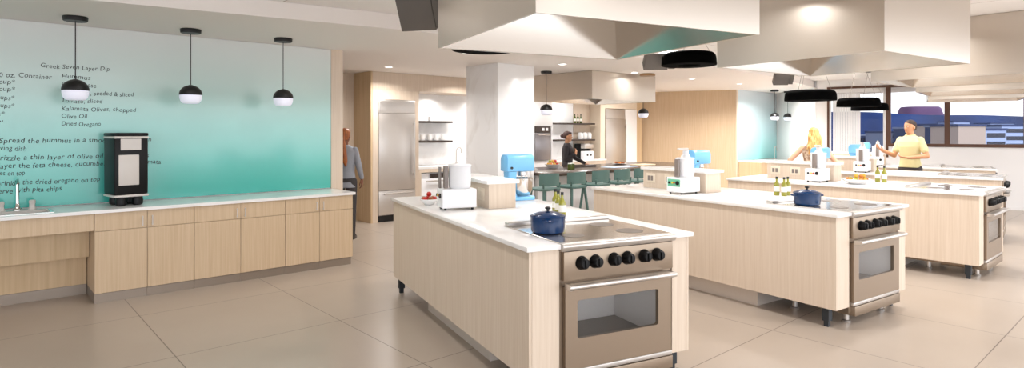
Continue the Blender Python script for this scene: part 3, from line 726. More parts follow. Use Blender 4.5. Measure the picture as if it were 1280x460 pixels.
# fruit bowls
def fruit_mesh(r, kind):
    bm = new()
    lathe(bm, [(0, -0.86*r), (0.35*r, -0.92*r), (0.8*r, -0.55*r), (r, 0.05*r), (0.85*r, 0.6*r), (0.4*r, 0.9*r), (0.1*r, 0.78*r), (0, 0.74*r)], seg=18)
    return bm
FR = {'yellow': mat('yellow_fruit_skin', (206, 160, 52), 0.45), 'orange': mat('orange_fruit_skin', (206, 124, 48), 0.45), 'red': mat('red_fruit_skin', (184, 36, 28), 0.3), 'green': mat('green_fruit_skin', (150, 160, 50), 0.35), 'brown': mat('brown_fruit_skin', (150, 84, 40), 0.45)}
def fruit_bowl(p, rb, hb, fruits, where, label, rf):
    bm = new(); lathe(bm, [(0, 0), (rb*0.45, 0), (rb*0.5, 0.008), (rb*0.85, hb*0.6), (rb, hb), (rb-0.006, hb+0.001), (rb*0.8, hb*0.6), (rb*0.45, 0.016), (0, 0.014)], seg=40)
    o = out('fruit_bowl', bm, M['china'], None, p); tag(o, label, 'bowl')
    spots = []
    for R1, z in ((rb*0.60, hb*0.50+rf*1.05), (rb*0.60-rf*1.15, hb*0.50+rf*2.75)):
        cnt = int(2*PI*R1/(2.12*rf)) if R1 > rf*1.1 else 1
        spots += [(R1 if cnt > 1 else 0.0, 2*PI*q/cnt+z*40, z) for q in range(cnt)]
    for c, (rr, a, z) in zip(fruits, spots):
        bm = fruit_mesh(rf*random.uniform(0.90, 0.98), c)
        bm2 = new(); cyl(bm2, (0, 0, rf*0.74), rf*0.06, rf*0.3, 'z', 6)
        o = out('fruit', bm, FR[c], None, Vector(p)+Vector((rr*math.cos(a), rr*math.sin(a), z)), rot=(random.uniform(-.5, .5), random.uniform(-.5, .5), random.uniform(0, 6)))
        tag(o, f'{c} fruit heaped in {where}', 'fruit', f'fruit in {where}')
        out('stalk', bm2, FR['brown'], o)
fruit_bowl(isl(0, 0.155, 2.16, ZT+0.0005), 0.082, 0.05, ['red', 'brown', 'red', 'brown', 'red', 'brown', 'red', 'orange', 'red', 'brown'], 'white bowl on nearest island', 'white bowl of red fruit behind nearest food processor', 0.024)
fruit_bowl(isl(2, 0.33, 1.30, ZT+0.0005), 0.170, 0.062, ['yellow', 'orange', 'yellow', 'green', 'orange', 'yellow', 'brown', 'yellow', 'orange', 'yellow', 'green', 'yellow', 'orange', 'yellow', 'yellow'], 'wide white bowl on third island', 'wide white bowl of yellow fruit on third island', 0.026)

# ------------------------------------------------------------------ back kitchen
BT = 0.914
t = thing('bar_counter', 'long dark topped bar counter behind green stools', 'bar counter', room(5.83, 0.0), TH)
bm = new(); box(bm, 0, 4.27, 0, 1.35, BT-0.05, BT, 0.004); out('counter_top', bm, M['bar_top'], t)
bm = new(); box(bm, 0.05, 4.22, 0.32, 1.30, 0.09, BT-0.051); out('cabinet_body', bm, M['white_paint'], t)
bm = new(); box(bm, 0.08, 4.19, 0.38, 1.25, 0.0, 0.089); out('plinth', bm, M['plinth'], t)
def make_stool(label, p, rz):
    t = thing('bar_stool', label, 'stool', p, rz, 'green bar stools along the bar')
    m_ = M['green_chair']
    bm = new(); loft(bm, [(0, 0, 0.712, 0.17, 0.16), (0, 0, 0.722, 0.20, 0.19), (0, 0, 0.742, 0.20, 0.19), (0, 0.0, 0.750, 0.18, 0.17)], 28, 4); out('seat', bm, m_, t)
    # low curved back
    tb = bmesh.new(); n = 14; rows = []
    for off in (0.0, 0.018):
        for z in (0.785, 0.965):
            rows.append([tb.verts.new((0.205*math.sin(R(-62+124*k/n))*1.08, -(0.20-off)*math.cos(R(-62+124*k/n))*1.0-0.0-0.02*(z-0.785), z-(0.03*abs(k-n/2)/n if z > 0.85 else 0))) for k in range(n+1)])
    for k in range(n):
        tb.faces.new([rows[0][k], rows[0][k+1], rows[1][k+1], rows[1][k]]); tb.faces.new([rows[2][k+1], rows[2][k], rows[3][k], rows[3][k+1]])
        tb.faces.new([rows[1][k], rows[1][k+1], rows[3][k+1], rows[3][k]]); tb.faces.new([rows[0][k+1], rows[0][k], rows[2][k], rows[2][k+1]])
    for k in (0, n): tb.faces.new([rows[0][k], rows[1][k], rows[3][k], rows[2][k]])
    bmesh.ops.recalc_face_normals(tb, faces=tb.faces); out('backrest', tb, m_, t)
    bm = new()
    for s in (-1, 1): tube(bm, [(s*0.15, -0.13, 0.735), (s*0.165, -0.15, 0.82)], 0.014, 8)
    out('back_support', bm, m_, t)
    for sx in (-1, 1):
        for sy in (-1, 1):
            bm = new(); tube(bm, [(sx*0.14, sy*0.13, 0.722), (sx*0.215, sy*0.205, 0.0)], [0.022, 0.015], 10); out('leg', bm, m_, t)
    bm = new(); z = 0.24; x, y = 0.188, 0.178
    tube(bm, [(-x, -y, z), (x, -y, z), (x, y, z), (-x, y, z)], 0.009, 8, closed=True); out('footrest', bm, m_, t)
    return t
sl = ['green bar stool closest to the marble column', 'green bar stool second from the marble column', 'green bar stool, middle of the five at bar', 'green bar stool second from right end of the row', 'green bar stool at right end, half behind second island']
s0 = make_stool(sl[0], room(5.38, -0.33), TH)
for a, lb in zip((5.955, 6.51, 7.045, 7.56), sl[1:]): dup(s0, room(a, -0.33), TH, lb)
# things on the bar
fruit_bowl(room(6.84, 0.95, BT+0.0005), 0.14, 0.07, ['red', 'yellow', 'orange', 'yellow', 'red', 'green', 'yellow', 'orange', 'yellow', 'red', 'yellow', 'green', 'orange', 'yellow'], 'white bowl on the dark bar', 'white bowl of mixed fruit on the dark bar', 0.031)
def make_jar(label, p, group):
    t = thing('glass_jar', label, 'jar', p, 0, group)
    bm = new(); lathe(bm, [(0, 0), (0.036, 0), (0.039, 0.006), (0.039, 0.085), (0.03, 0.095), (0, 0.095)], seg=20); out('glass', bm, M['jar_green'], t)
    bm = new(); lathe(bm, [(0, 0.0955), (0.032, 0.0955), (0.032, 0.108), (0, 0.11)], seg=20); out('lid', bm, M['label'], t)
for k, (a, b, lb) in enumerate([(6.80, 0.50, 'green glass jar on bar, left of the two below woman'), (6.90, 0.53, 'green glass jar on bar, right of the two below woman')]): make_jar(lb, room(a, b, BT+0.0005), 'green jars on the bar')
bm = new(); box(bm, -0.30, 0.30, -0.14, 0.14, 0, 0.012, 0.004); box(bm, -0.30, 0.30, -0.14, -0.128, 0.0125, 0.03); box(bm, -0.30, 0.30, 0.128, 0.14, 0.0125, 0.03)
o = out('serving_tray', bm, M['bar_top'], None, room(7.55, 0.95, BT+0.0005), TH); tag(o, 'dark serving tray on bar in front of woman in black', 'tray')
bm = new(); box(bm, -0.36, 0.36, -0.15, 0.15, 0, 0.006); o = out('paper_sheet', bm, M['paper_blue'], None, room(8.05, 0.42, BT+0.0005), TH); tag(o, 'pale blue papers spread on the dark bar', 'paper')
bm = new(); box(bm, -0.22, 0.22, -0.14, 0.14, 0, 0.018, 0.004); o = out('serving_board', bm, M['board_cream'], None, room(8.86, 0.50, BT+0.0005), TH); tag(o, 'cream serving board on bar right of blue papers', 'board')
bm = new(); lathe(bm, [(0, 0), (0.08, 0), (0.15, 0.018), (0.148, 0.022), (0.08, 0.008), (0, 0.007)], seg=32); o = out('serving_plate', bm, M['china'], None, room(8.75, 0.98, BT+0.0005)); tag(o, 'white plate of small snacks on far part of bar', 'plate')
for k in range(8):
    a = 2*PI*k/7; rr = 0.075 if k < 7 else 0
    bm = new(); ell(bm, (0, 0, 0), (0.028, 0.024, 0.022), 12); o = out('snack', bm, FR['orange' if k % 2 else 'brown'], None, room(8.75, 0.98, BT+0.032)+Vector((rr*math.cos(a), rr*math.sin(a), 0))); tag(o, ('orange' if k % 2 else 'brown')+' snack on white plate on the bar', 'food', 'snacks on the white plate')

# marble column
bm = new(); s = 0.76; box(bm, 0, s, 0, s, 0, LOW, 0.004); struct('wall_column', bm, M['marble_wall'], Vector((-0.211, 9.06, 0)), TH+R(1))

# fridge block
def tall_panel(name, label, x0, x1, y0, y1, z0, z1, m_): 
    bm = new(); box(bm, x0, x1, y0, y1, z0, z1, 0.001, 1); o = out(name, bm, m_, None, room(0, 0), TH); return tag(o, label, 'cabinet panel')
tall_panel('side_panel', 'tall warm oak side panel left of the fridge', 4.225, 4.26, 2.69, 3.308, 0, LOW-0.002, M['oak_warm'])
t = thing('fridge_surround', 'pale oak surround framing the left stainless fridge', 'cabinet', room(0, 0), TH)
bm = new(); box(bm, 4.263, 4.362, 2.69, 3.32, 0, 2.283); out('left_stile', bm, M['oak'], t)
bm = new(); box(bm, 5.10, 5.18, 2.69, 3.32, 0, 2.283); out('right_stile', bm, M['oak'], t)
bm = new(); box(bm, 4.3625, 5.0995, 2.69, 3.32, 2.12, 2.283); out('top_rail', bm, M['oak'], t)
def make_fridge(label, x0, x1, b=2.665):
    t = thing('refrigerator', label, 'refrigerator', room(x0, b), TH, 'built in stainless refrigerators')
    w = x1-x0
    bm = new(); box(bm, 0, w, 0.04, 0.62, 0.11, 2.115); out('body', bm, M['grey_plastic'], t)
    bm = new(); box(bm, 0, w, 0.012, 0.038, 1.88, 2.115, 0.002)
    for k in range(9): box(bm, 0.03, w-0.03, 0.006, 0.0118, 1.905+k*0.021, 1.917+k*0.021)
    out('vent_grille', bm, M['steel'], t)
    bm = new(); box(bm, 0, w, 0.0, 0.038, 0.545, 1.873, 0.003); d = out('upper_door', bm, M['steel'], t)
    bm = new(); tube(bm, [(w-0.05, -0.055, 0.75), (w-0.05, -0.055, 1.75)], 0.012, 10); box(bm, w-0.056, w-0.044, -0.055, -0.0005, 0.80, 0.82); box(bm, w-0.056, w-0.044, -0.055, -0.0005, 1.68, 1.70); out('door_handle', bm, M['steel'], d)
    bm = new(); box(bm, 0, w, 0.0, 0.038, 0.125, 0.538, 0.003); d = out('freezer_drawer', bm, M['steel'], t)
    bm = new(); tube(bm, [(0.08, -0.045, 0.49), (w-0.08, -0.045, 0.49)], 0.012, 10); box(bm, 0.10, 0.115, -0.045, -0.0005, 0.484, 0.496); box(bm, w-0.115, w-0.10, -0.045, -0.0005, 0.484, 0.496); out('drawer_handle', bm, M['steel'], d)
    bm = new(); box(bm, 0.0, w, 0.07, 0.6, 0.0, 0.109); out('kick_plate', bm, M['black'], t)
    return t
make_fridge('tall stainless fridge in oak surround left of marble column', 4.366, 5.096)
# coffee alcove behind: marble splashback, counter, shelves
bm = new(); box(bm, 5.182, 8.02, 3.29, 3.32, 0.917, 2.283); o = out('marble_splashback', bm, M['marble_wall'], None, room(0, 0), TH); tag(o, 'white marble splashback behind cup shelves by the fridge', 'splashback')
t = thing('alcove_counter', 'pale oak counter with open bay beside the fridge', 'counter', room(5.183, 2.70), TH)
bm = new(); box(bm, 0, 2.8, 0, 0.585, BT-0.035, BT); out('counter_top', bm, M['marble'], t)
bm = new(); box(bm, 0, 2.8, 0.002, 0.02, BT-0.10, BT-0.036); box(bm, 0, 0.06, 0.002, 0.57, 0.0, BT-0.10); box(bm, 0.70, 2.8, 0.002, 0.57, 0.0, BT-0.10); out('cabinet_frame', bm, M['oak'], t)
t = thing('undercounter_icemaker', 'white undercounter appliance with dark handle beside the fridge', 'appliance', room(5.25, 2.72), TH)
bm = new(); box(bm, 0, 0.62, 0.03, 0.55, 0.03, 0.80); out('body', bm, M['white_plastic'], t)
bm = new(); box(bm, 0.004, 0.616, 0.0, 0.029, 0.10, 0.70, 0.004); d = out('door', bm, M['white_plastic'], t)
bm = new(); tube(bm, [(0.10, -0.03, 0.655), (0.52, -0.03, 0.655)], 0.012, 10); box(bm, 0.12, 0.14, -0.03, -0.0005, 0.648, 0.662); box(bm, 0.48, 0.50, -0.03, -0.0005, 0.648, 0.662); out('door_handle', bm, M['steel'], d)
bm = new(); box(bm, 0.20, 0.56, 0.0, 0.029, 0.71, 0.79, 0.003); out('control_strip', bm, M['shelf'], t)
t = thing('gooseneck_faucet', 'chrome gooseneck faucet in front of the marble splashback', 'faucet', room(6.33, 3.12, BT), TH)
bm = new(); tube(bm, [(0, 0, 0), (0, 0, 0.27)] + [(0.06-0.06*math.cos(R(a)), -0.02*math.sin(R(a)), 0.27+0.065*math.sin(R(a))) for a in range(15, 181, 15)] + [(0.12, 0, 0.22)], 0.011, 10); out('spout', bm, M['steel'], t)
bm = new(); cyl(bm, (0, 0, 0.0005), 0.026, 0.03, 'z', 20); tube(bm, [(0.0, -0.02, 0.03), (0.0, -0.07, 0.06)], 0.006, 8); out('lever', bm, M['steel'], t)
def shelf(label, x0, x1, y0, y1, z):
    bm = new(); box(bm, x0, x1, y0, y1, z-0.018, z+0.018, 0.002); o = out('wall_shelf', bm, M['shelf'], None, room(0, 0), TH); tag(o, label, 'shelf', 'dark floating shelves')
shelf('upper dark wall shelf right of the left fridge', 5.40, 6.20, 3.06, 3.288, 1.745)
shelf('lower dark wall shelf with cups right of left fridge', 5.40, 6.20, 3.06, 3.288, 1.37)
def make_cup(label, p, rz, group, r=0.045, h=0.12, handle=True):
    t = thing('mug', label, 'mug', p, rz, group)
    bm = new(); lathe(bm, [(0, 0), (r*0.8, 0), (r, 0.008), (r, h), (r-0.004, h), (r-0.004, 0.01), (0, 0.008)], seg=24); out('body', bm, M['china'], t)
    if handle:
        bm = new(); tube(bm, [(-r+0.002, 0, h*0.8), (-r-0.025, 0, h*0.75), (-r-0.03, 0, h*0.5), (-r-0.022, 0, h*0.3), (-r+0.002, 0, h*0.22)], 0.005, 8); out('handle', bm, M['china'], t)
for a, lb in zip((5.565, 5.725, 5.885, 6.045), ('white mug on lower shelf by fridge, first from fridge', 'white mug on lower shelf by fridge, second from fridge', 'white mug on lower shelf by fridge, third from fridge', 'white mug on lower shelf by fridge, farthest from fridge')):
    make_cup(lb, room(a, 3.16, 1.389), TH, 'white mugs on the shelf by the fridge', 0.052, 0.115)
make_cup('lone small white cup on upper shelf by the fridge', room(5.74, 3.16, 1.764), TH, None, 0.04, 0.075, True) if False else None
t = thing('glass_tumbler', 'lone small clear glass on upper shelf by fridge', 'glass', room(5.74, 3.16, 1.764), TH)
bm = new(); lathe(bm, [(0, 0), (0.032, 0), (0.037, 0.08), (0.034, 0.08), (0.029, 0.008), (0, 0.008)], seg=24); out('body', bm, M['polycarb'], t)
bm = new(); lathe(bm, [(0.0375, 0.079), (0.0385, 0.083), (0.034, 0.083), (0.033, 0.0805)], seg=24); out('rim', bm, M['silver'], t)
# oven tower and wall right of the column
t = thing('oven_tower', 'white tall unit holding wall oven right of marble column', 'cabinet', room(8.022, 2.69), TH)
bm = new(); box(bm, 0, 0.58, 0.03, 0.63, 0.1, 2.585); out('carcass', bm, M['white_paint'], t)
bm = new(); box(bm, 0.0, 0.58, 0.0, 0.029, 1.68, 2.58, 0.002); out('upper_door', bm, M['white_paint'], t)
bm = new(); box(bm, 0.0, 0.58, 0.0, 0.029, 0.1, 0.94, 0.002); out('lower_door', bm, M['white_paint'], t)
for x0, x1 in ((0.0, 0.035), (0.545, 0.58)):
    bm = new(); box(bm, x0, x1, 0.0, 0.029, 0.942, 1.678); out('stile', bm, M['white_paint'], t)
t = thing('wall_oven', 'stainless wall oven with dark control strip in white tower', 'oven', room(8.06, 2.67), TH)
bm = new(); box(bm, 0, 0.45, 0.0, 0.0495, 0.945, 1.53, 0.004); d = out('door', bm, M['oven_steel'], t)
bm = new(); tube(bm, [(0.05, -0.04, 1.49), (0.40, -0.04, 1.49)], 0.01, 10); box(bm, 0.07, 0.085, -0.04, -0.0005, 1.485, 1.495); box(bm, 0.365, 0.38, -0.04, -0.0005, 1.485, 1.495); out('door_handle', bm, M['chrome'], d)
bm = new(); box(bm, 0, 0.45, 0.0, 0.0495, 1.535, 1.676, 0.004); c = out('control_strip', bm, M['shelf'], t)
bm = new(); box(bm, 0.2, 0.27, -0.003, -0.0005, 1.58, 1.64); box(bm, 0.31, 0.38, -0.003, -0.0005, 1.58, 1.64); out('display', bm, M['white_plastic'], c)
bm = new(); box(bm, 8.61, 9.90, 3.29, 3.32, 0.917, LOW-0.003); o = out('marble_splashback', bm, M['marble_wall'], None, room(0, 0), TH); tag(o, 'white marble splashback right of the wall oven tower', 'splashback')
bm = new(); box(bm, 9.903, 10.495, 3.28, 3.32, 0.0, LOW-0.003); struct('trim_4', bm, M['oak'], room(0, 0), TH)
shelf('upper dark wall shelf with green bottles behind bar', 8.98, 10.40, 3.03, 3.278, 1.745)
shelf('lower dark wall shelf with white canisters behind bar', 8.98, 10.40, 3.03, 3.278, 1.362)
for a, lb in zip((9.80, 9.905, 10.01), ('left', 'middle', 'right')): make_bottle(f'green bottle on upper shelf behind bar, {lb} of three', room(a, 3.14, 1.764), 0.215, 'green bottles on the shelf behind the bar', 'jar_green')
for a, lb in zip((10.0, 10.15, 10.31), ('left', 'middle', 'right')):
    t = thing('canister', f'white canister on lower shelf behind bar, {lb} of three', 'canister', room(a, 3.15, 1.381), 0, 'white canisters on the shelf behind the bar')
    bm = new(); lathe(bm, [(0, 0), (0.055, 0), (0.065, 0.02), (0.067, 0.12), (0.058, 0.145), (0, 0.147)], seg=24); out('body', bm, M['china'], t)
    bm = new(); lathe(bm, [(0, 0.148), (0.05, 0.148), (0.05, 0.158), (0.015, 0.163), (0, 0.164)], seg=24); out('lid', bm, M['china'], t)
t = thing('back_counter', 'pale oak back counter below shelves behind the bar', 'counter', room(8.612, 2.73), TH)
bm = new(); box(bm, 0, 1.86, 0, 0.545, BT-0.035, BT); out('counter_top', bm, M['marble'], t)
bm = new(); box(bm, 0, 1.86, 0.02, 0.57, 0.1, BT-0.036); out('cabinet_body', bm, M['oak'], t)
bm = new(); box(bm, 0, 1.86, 0.08, 0.53, 0.0, 0.099); out('plinth', bm, M['plinth'], t)
t = thing('espresso_machine', 'steel and black coffee machine behind woman in black', 'coffee machine', room(9.86, 2.87, BT+0.0005), TH)
bm = new(); box(bm, 0, 0.30, 0.14, 0.34, 0, 0.36, 0.01); out('body', bm, M['black_gloss'], t)
bm = new(); box(bm, 0, 0.30, 0, 0.139, 0.25, 0.36, 0.01); out('brew_head', bm, M['steel'], t)
bm = new(); box(bm, 0, 0.30, 0, 0.139, 0.0, 0.19, 0.004); out('front_case', bm, M['white_plastic'], t)
bm = new(); cyl(bm, (0.08, -0.012, 0.10), 0.025, 0.012, 'y', 16); cyl(bm, (0.20, -0.012, 0.10), 0.025, 0.012, 'y', 16); out('dial', bm, M['black'], t)
bm = new(); box(bm, 0.305, 0.36, 0.1, 0.3, 0.0, 0.33, 0.008); out('water_tank', bm, M['grey_plastic'], t)
# right fridge and its frame
t = thing('fridge_cabinet', 'cream frame around the right tall fridge behind bar', 'cabinet', room(10.50, 2.95), TH)
bm = new(); box(bm, 0, 0.175, 0, 0.63, 0, 2.30); out('left_stile', bm, M['cream'], t)
bm = new(); box(bm, 0.176, 1.43, 0.0, 0.63, 2.13, 2.30); out('top_rail', bm, M['cream'], t)
bm = new(); box(bm, 0.0, 1.43, 0.0, 0.63, 2.301, LOW-0.003); out('soffit_panel', bm, M['oak'], t)
f2 = make_fridge('tall stainless fridge behind bar beside white panel', 10.69, 11.44, 2.925)
tall_panel('filler_panel', 'white tall filler panel right of the right fridge', 11.452, 11.93, 2.95, 3.5, 0, 2.125, M['white_paint'])
tall_panel('end_panel', 'oak tall end panel where back run meets oak wall', 11.935, 12.2, 2.98, 3.5, 0, LOW-0.003, M['oak_warm'])

# second board and its counter
t = thing('glass_whiteboard', 'far teal glass wall board without writing', 'whiteboard', Q, TH)
bm = new(); box(bm, 0.075, 2.13, -0.016, -0.002, 0.857, LOW-0.004); out('glass_sheet', bm, M['pale_teal'], t)
t = thing('far_counter', 'pale oak counter below the far teal board', 'counter', Q, TH)
bm = new(); box(bm, 0.08, 1.5, -0.62, -0.024, CT-0.03, CT); out('counter_top', bm, M['marble'], t)
bm = new(); box(bm, 0.08, 1.5, -0.60, -0.03, 0.085, CT-0.031); out('cabinet_body', bm, M['oak_warm'], t)
bm = new(); box(bm, 0.1, 1.5, -0.58, -0.03, 0.0, 0.084); out('plinth', bm, M['plinth'], t)
t = thing('far_faucet', 'thin chrome faucet at right end of far counter', 'faucet', Q + A*1.40 + B*(-0.3) + Vector((0, 0, CT)), TH)
bm = new(); tube(bm, [(0, 0, 0), (0, 0, 0.27)] + [(0.06-0.06*math.cos(R(a)), 0, 0.27+0.06*math.sin(R(a))) for a in range(15, 181, 15)] + [(0.12, 0, 0.22)], 0.010, 10); out('spout', bm, M['steel'], t)
bm = new(); cyl(bm, (0, 0, 0.0005), 0.024, 0.03, 'z', 20); out('base_ring', bm, M['steel'], t)

# ------------------------------------------------------------------ people
def fused(name, bm, m_, parent, voxel=0.006, smooth=3):
    me = bpy.data.meshes.new(name); bm.to_mesh(me); bm.free()
    ob = bpy.data.objects.new(name, me); COL.objects.link(ob)
    r = ob.modifiers.new('r', 'REMESH'); r.mode = 'VOXEL'; r.voxel_size = voxel
    s = ob.modifiers.new('s', 'SMOOTH'); s.iterations = smooth; s.factor = 0.5
    bpy.context.view_layer.update()
    me2 = bpy.data.meshes.new_from_object(ob.evaluated_get(bpy.context.evaluated_depsgraph_get()))
    bpy.data.objects.remove(ob); bpy.data.meshes.remove(me)
    for p in me2.polygons: p.use_smooth = True
    me2.materials.clear(); me2.materials.append(m_)
    o = bpy.data.objects.new(name, me2); COL.objects.link(o); o.parent = parent
    return o

def limb(bm, pts, rad):
    pts = [Vector(p) for p in pts]
    for p, r in zip(pts, rad): ell(bm, p, (r, r, r), 14)
    for (p, q), (r, s) in zip(zip(pts, pts[1:]), zip(rad, rad[1:])):
        d = q-p; n = 4
        tube(bm, [p+d*(k/n) for k in range(n+1)], [r+(s-r)*k/n for k in range(n+1)], 14)

def hand(bm, w, d, nrm, curl=0.35, side=1, s=1.0):
    """w wrist, d towards the fingers, nrm out of the palm; thumb on side"""
    d = Vector(d).normalized(); nrm = Vector(nrm); nrm = (nrm-d*nrm.dot(d)).normalized(); x = d.cross(nrm).normalized()*side
    w = Vector(w)
    fr = Matrix(((x.x, d.x, nrm.x, 0), (x.y, d.y, nrm.y, 0), (x.z, d.z, nrm.z, 0), (0, 0, 0, 1)))
    mt = Matrix.Translation(w + d*0.05*s) @ fr
    t = bmesh.new(); bmesh.ops.create_uvsphere(t, u_segments=14, v_segments=10, radius=1)
    for v in t.verts: v.co = Vector((v.co.x*0.040*s, v.co.y*0.052*s, v.co.z*0.015*s))
    _add(bm, t, mt)
    def P(a, b, c): return w + x*a*s + d*b*s + nrm*c*s
    for a, ln in ((0.030, 0.068), (0.010, 0.078), (-0.010, 0.072), (-0.029, 0.056)):
        pts = [P(a*0.8, 0.06, 0.0), P(a, 0.092, 0.0)]; ang = 0.0; y, z = 0.092, 0.0
        for f in (0.42, 0.32, 0.26):
            ang += curl; y += ln*f*math.cos(ang); z += ln*f*math.sin(ang); pts.append(P(a*1.06, y, z))
        limb(bm, pts, [0.0095*s, 0.0092*s, 0.0085*s, 0.0078*s, 0.007*s])
    limb(bm, [P(0.026, 0.022, 0.002), P(0.048, 0.05, 0.012), P(0.056, 0.078, 0.02), P(0.055, 0.098, 0.026)], [0.013*s, 0.0115*s, 0.0095*s, 0.008*s])

def head(bm, c, h, yaw, sex):
    """c = chin level centre of the skull; h head height; face towards -Y before yaw"""
    m_ = Matrix.Translation(c) @ Matrix.Rotation(yaw, 4, 'Z')
    k = h/0.23
    loft(bm, [(0, -0.045*k, 0.0, 0.022*k, 0.022*k), (0, -0.038*k, 0.012*k, 0.036*k, 0.042*k), (0, -0.022*k, 0.04*k, 0.053*k, 0.066*k), (0, -0.008*k, 0.075*k, 0.064*k, 0.084*k), (0, 0.002*k, 0.11*k, 0.072*k, 0.095*k),
              (0, 0.006*k, 0.145*k, 0.075*k, 0.099*k), (0, 0.008*k, 0.18*k, 0.069*k, 0.091*k), (0, 0.01*k, 0.208*k, 0.05*k, 0.066*k), (0, 0.012*k, 0.224*k, 0.024*k, 0.032*k)], 24, 2.0, m_)
    # nose, brow, lips, ears
    loft(bm, [(0, -0.098*k, 0.072*k, 0.014*k, 0.014*k), (0, -0.1*k, 0.078*k, 0.0165*k, 0.019*k), (0, -0.094*k, 0.092*k, 0.011*k, 0.016*k), (0, -0.088*k, 0.118*k, 0.008*k, 0.01*k)], 12, 2, m_)
    ell(bm, (0, -0.078*k, 0.128*k), (0.046*k, 0.02*k, 0.009*k), 12, m_)
    ell(bm, (0, -0.078*k, 0.052*k), (0.022*k, 0.014*k, 0.006*k), 12, m_); ell(bm, (0, -0.076*k, 0.041*k), (0.019*k, 0.013*k, 0.007*k), 12, m_)
    for s in (1, -1): ell(bm, (s*0.075*k, 0.012*k, 0.098*k), (0.01*k, 0.02*k, 0.032*k), 12, m_)
    return m_

def person(label, loc, rz, H, skin, shirt, trousers, hairm, sex, arms, head_yaw, hair, sleeve, shoes, hem=0.93):
    t = thing('person', label, 'person', loc, rz)
    k = H/1.75
    f = 0.93 if sex == 'f' else 1.0
    sh = 0.172*k*f; hipw = 0.095*k
    body = new()
    Z = lambda z: z*k
    tor = [(0, 0.01, Z(0.86), 0.155*k, 0.105*k), (0, 0.008, Z(0.95), 0.158*k*(1.04 if sex == 'f' else 1), 0.112*k), (0, 0.0, Z(1.06), 0.138*k*f, 0.098*k), (0, -0.004, Z(1.18), 0.146*k*f, 0.106*k),
           (0, -0.006, Z(1.29), 0.168*k*f, 0.115*k), (0, 0.0, Z(1.375), 0.182*k*f, 0.100*k), (0, 0.006, Z(1.435), 0.142*k*f, 0.078*k), (0, 0.01, Z(1.475), 0.075*k, 0.06*k)]
    loft(body, tor, 24, 2.3)
    limb(body, [(0, 0.012, Z(1.46)), (0, 0.004, Z(1.55))], [0.056*k*f, 0.052*k*f])
    hc = Vector((0, -0.005, Z(1.52)))
    hm = head(body, hc, 0.23*k, head_yaw, sex)
    legs = []
    for s in (1, -1):
        hp, kn, an = (s*hipw, 0.01, Z(0.90)), (s*hipw*1.08, -0.006, Z(0.49)), (s*hipw*1.12, 0.02, Z(0.085))
        limb(body, [hp, kn, an], [0.085*k, 0.056*k, 0.038*k]); legs.append((hp, kn, an))
        limb(body, [(s*hipw*1.12, 0.03, Z(0.04)), (s*hipw*1.2, -0.13*k, Z(0.03))], [0.04*k, 0.028*k])
    for sd, el, wr, hd, pn, th in arms:
        S = Vector((sd*sh, 0.005, Z(1.405)))
        limb(body, [S, Vector(el)*k, Vector(wr)*k], [0.05*k*f, 0.041*k*f, 0.027*k*f])
        hand(body, Vector(wr)*k, hd, pn, 0.3, th, k)
    fused('body', body, skin, t, 0.0055)
    # clothes
    sb = new(); e = 0.014
    top = [(x, y, z, rx+e, ry+e) for x, y, z, rx, ry in tor[1:-1]]
    top[-1] = (0, 0.006, Z(1.447), 0.140*k*f, 0.082*k)
    top[0] = (0, 0.008, Z(hem), top[0][3]+0.006, top[0][4]+0.006)
    loft(sb, top + [(0, 0.010, Z(1.485), 0.072*k*f, 0.066*k)], 28, 2.3)
    for sd, el, wr, hd, pn, th in arms:
        S = Vector((sd*sh*0.97, 0.005, Z(1.405))); E_ = Vector(el)*k; Wv = Vector(wr)*k
        if sleeve == 'short': limb(sb, [S, S.lerp(E_, 0.64)], [0.057*k*f, 0.060*k*f])
        elif sleeve == 'long': limb(sb, [S, E_, E_.lerp(Wv, 0.9)], [0.056*k*f, 0.052*k*f, 0.040*k*f])
    fused('shirt', sb, shirt, t, 0.007, 4)
    if sex == 'm':
        cb = new(); tube(cb, [(0.068*k*math.cos(R(a)), 0.008+0.066*k*math.sin(R(a)), Z(1.487)-0.012*math.sin(R(-a))) for a in range(-75, 256, 15)], 0.013*k, 8); fused('collar', cb, shirt, t, 0.006, 2)
    tb = new()
    loft(tb, [(0, 0.01, Z(0.84), 0.15*k, 0.118*k), (0, 0.01, Z(0.90), 0.168*k, 0.122*k), (0, 0.006, Z(0.97), 0.162*k, 0.118*k)], 28, 2.3)
    for hp, kn, an in legs: limb(tb, [hp, kn, (an[0], an[1], an[2]+0.02)], [0.098*k, 0.072*k, 0.058*k])
    fused('trousers', tb, trousers, t, 0.008, 4)
    for s in (1, -1):
        b_ = new(); loft(b_, [(s*hipw*1.15, -0.04*k, 0.0, 0.047*k, 0.135*k), (s*hipw*1.15, -0.04*k, 0.025*k, 0.05*k, 0.138*k), (s*hipw*1.15, -0.02*k, 0.06*k, 0.046*k, 0.10*k), (s*hipw*1.13, 0.02*k, 0.10*k, 0.045*k, 0.052*k)], 20, 2.4); out('shoe', b_, shoes, t)
    # face details
    q = 0.23*k/0.23
    for s in (1, -1):
        b_ = new(); ell(b_, (s*0.031*q, -0.0825*q, 0.112*q), (0.0125*q, 0.008*q, 0.007*q), 12, hm); ey = out('eye', b_, EYE, t)
        b_ = new(); ell(b_, (s*0.031*q, -0.0900*q, 0.112*q), (0.0058*q, 0.0025*q, 0.006*q), 10, hm); out('iris', b_, IRIS, ey)
        b_ = new(); ell(b_, (s*0.031*q, -0.094*q, 0.131*q), (0.019*q, 0.005*q, 0.0035*q), 10, hm); out('eyebrow', b_, hairm, t)
    b_ = new(); ell(b_, (0, -0.0905*q, 0.046*q), (0.021*q, 0.006*q, 0.0065*q), 12, hm); out('lips', b_, LIPS, t)
    hb_ = new(); hair(hb_, hm, q); fused('hair', hb_, hairm, t, 0.006, 3)
    return t
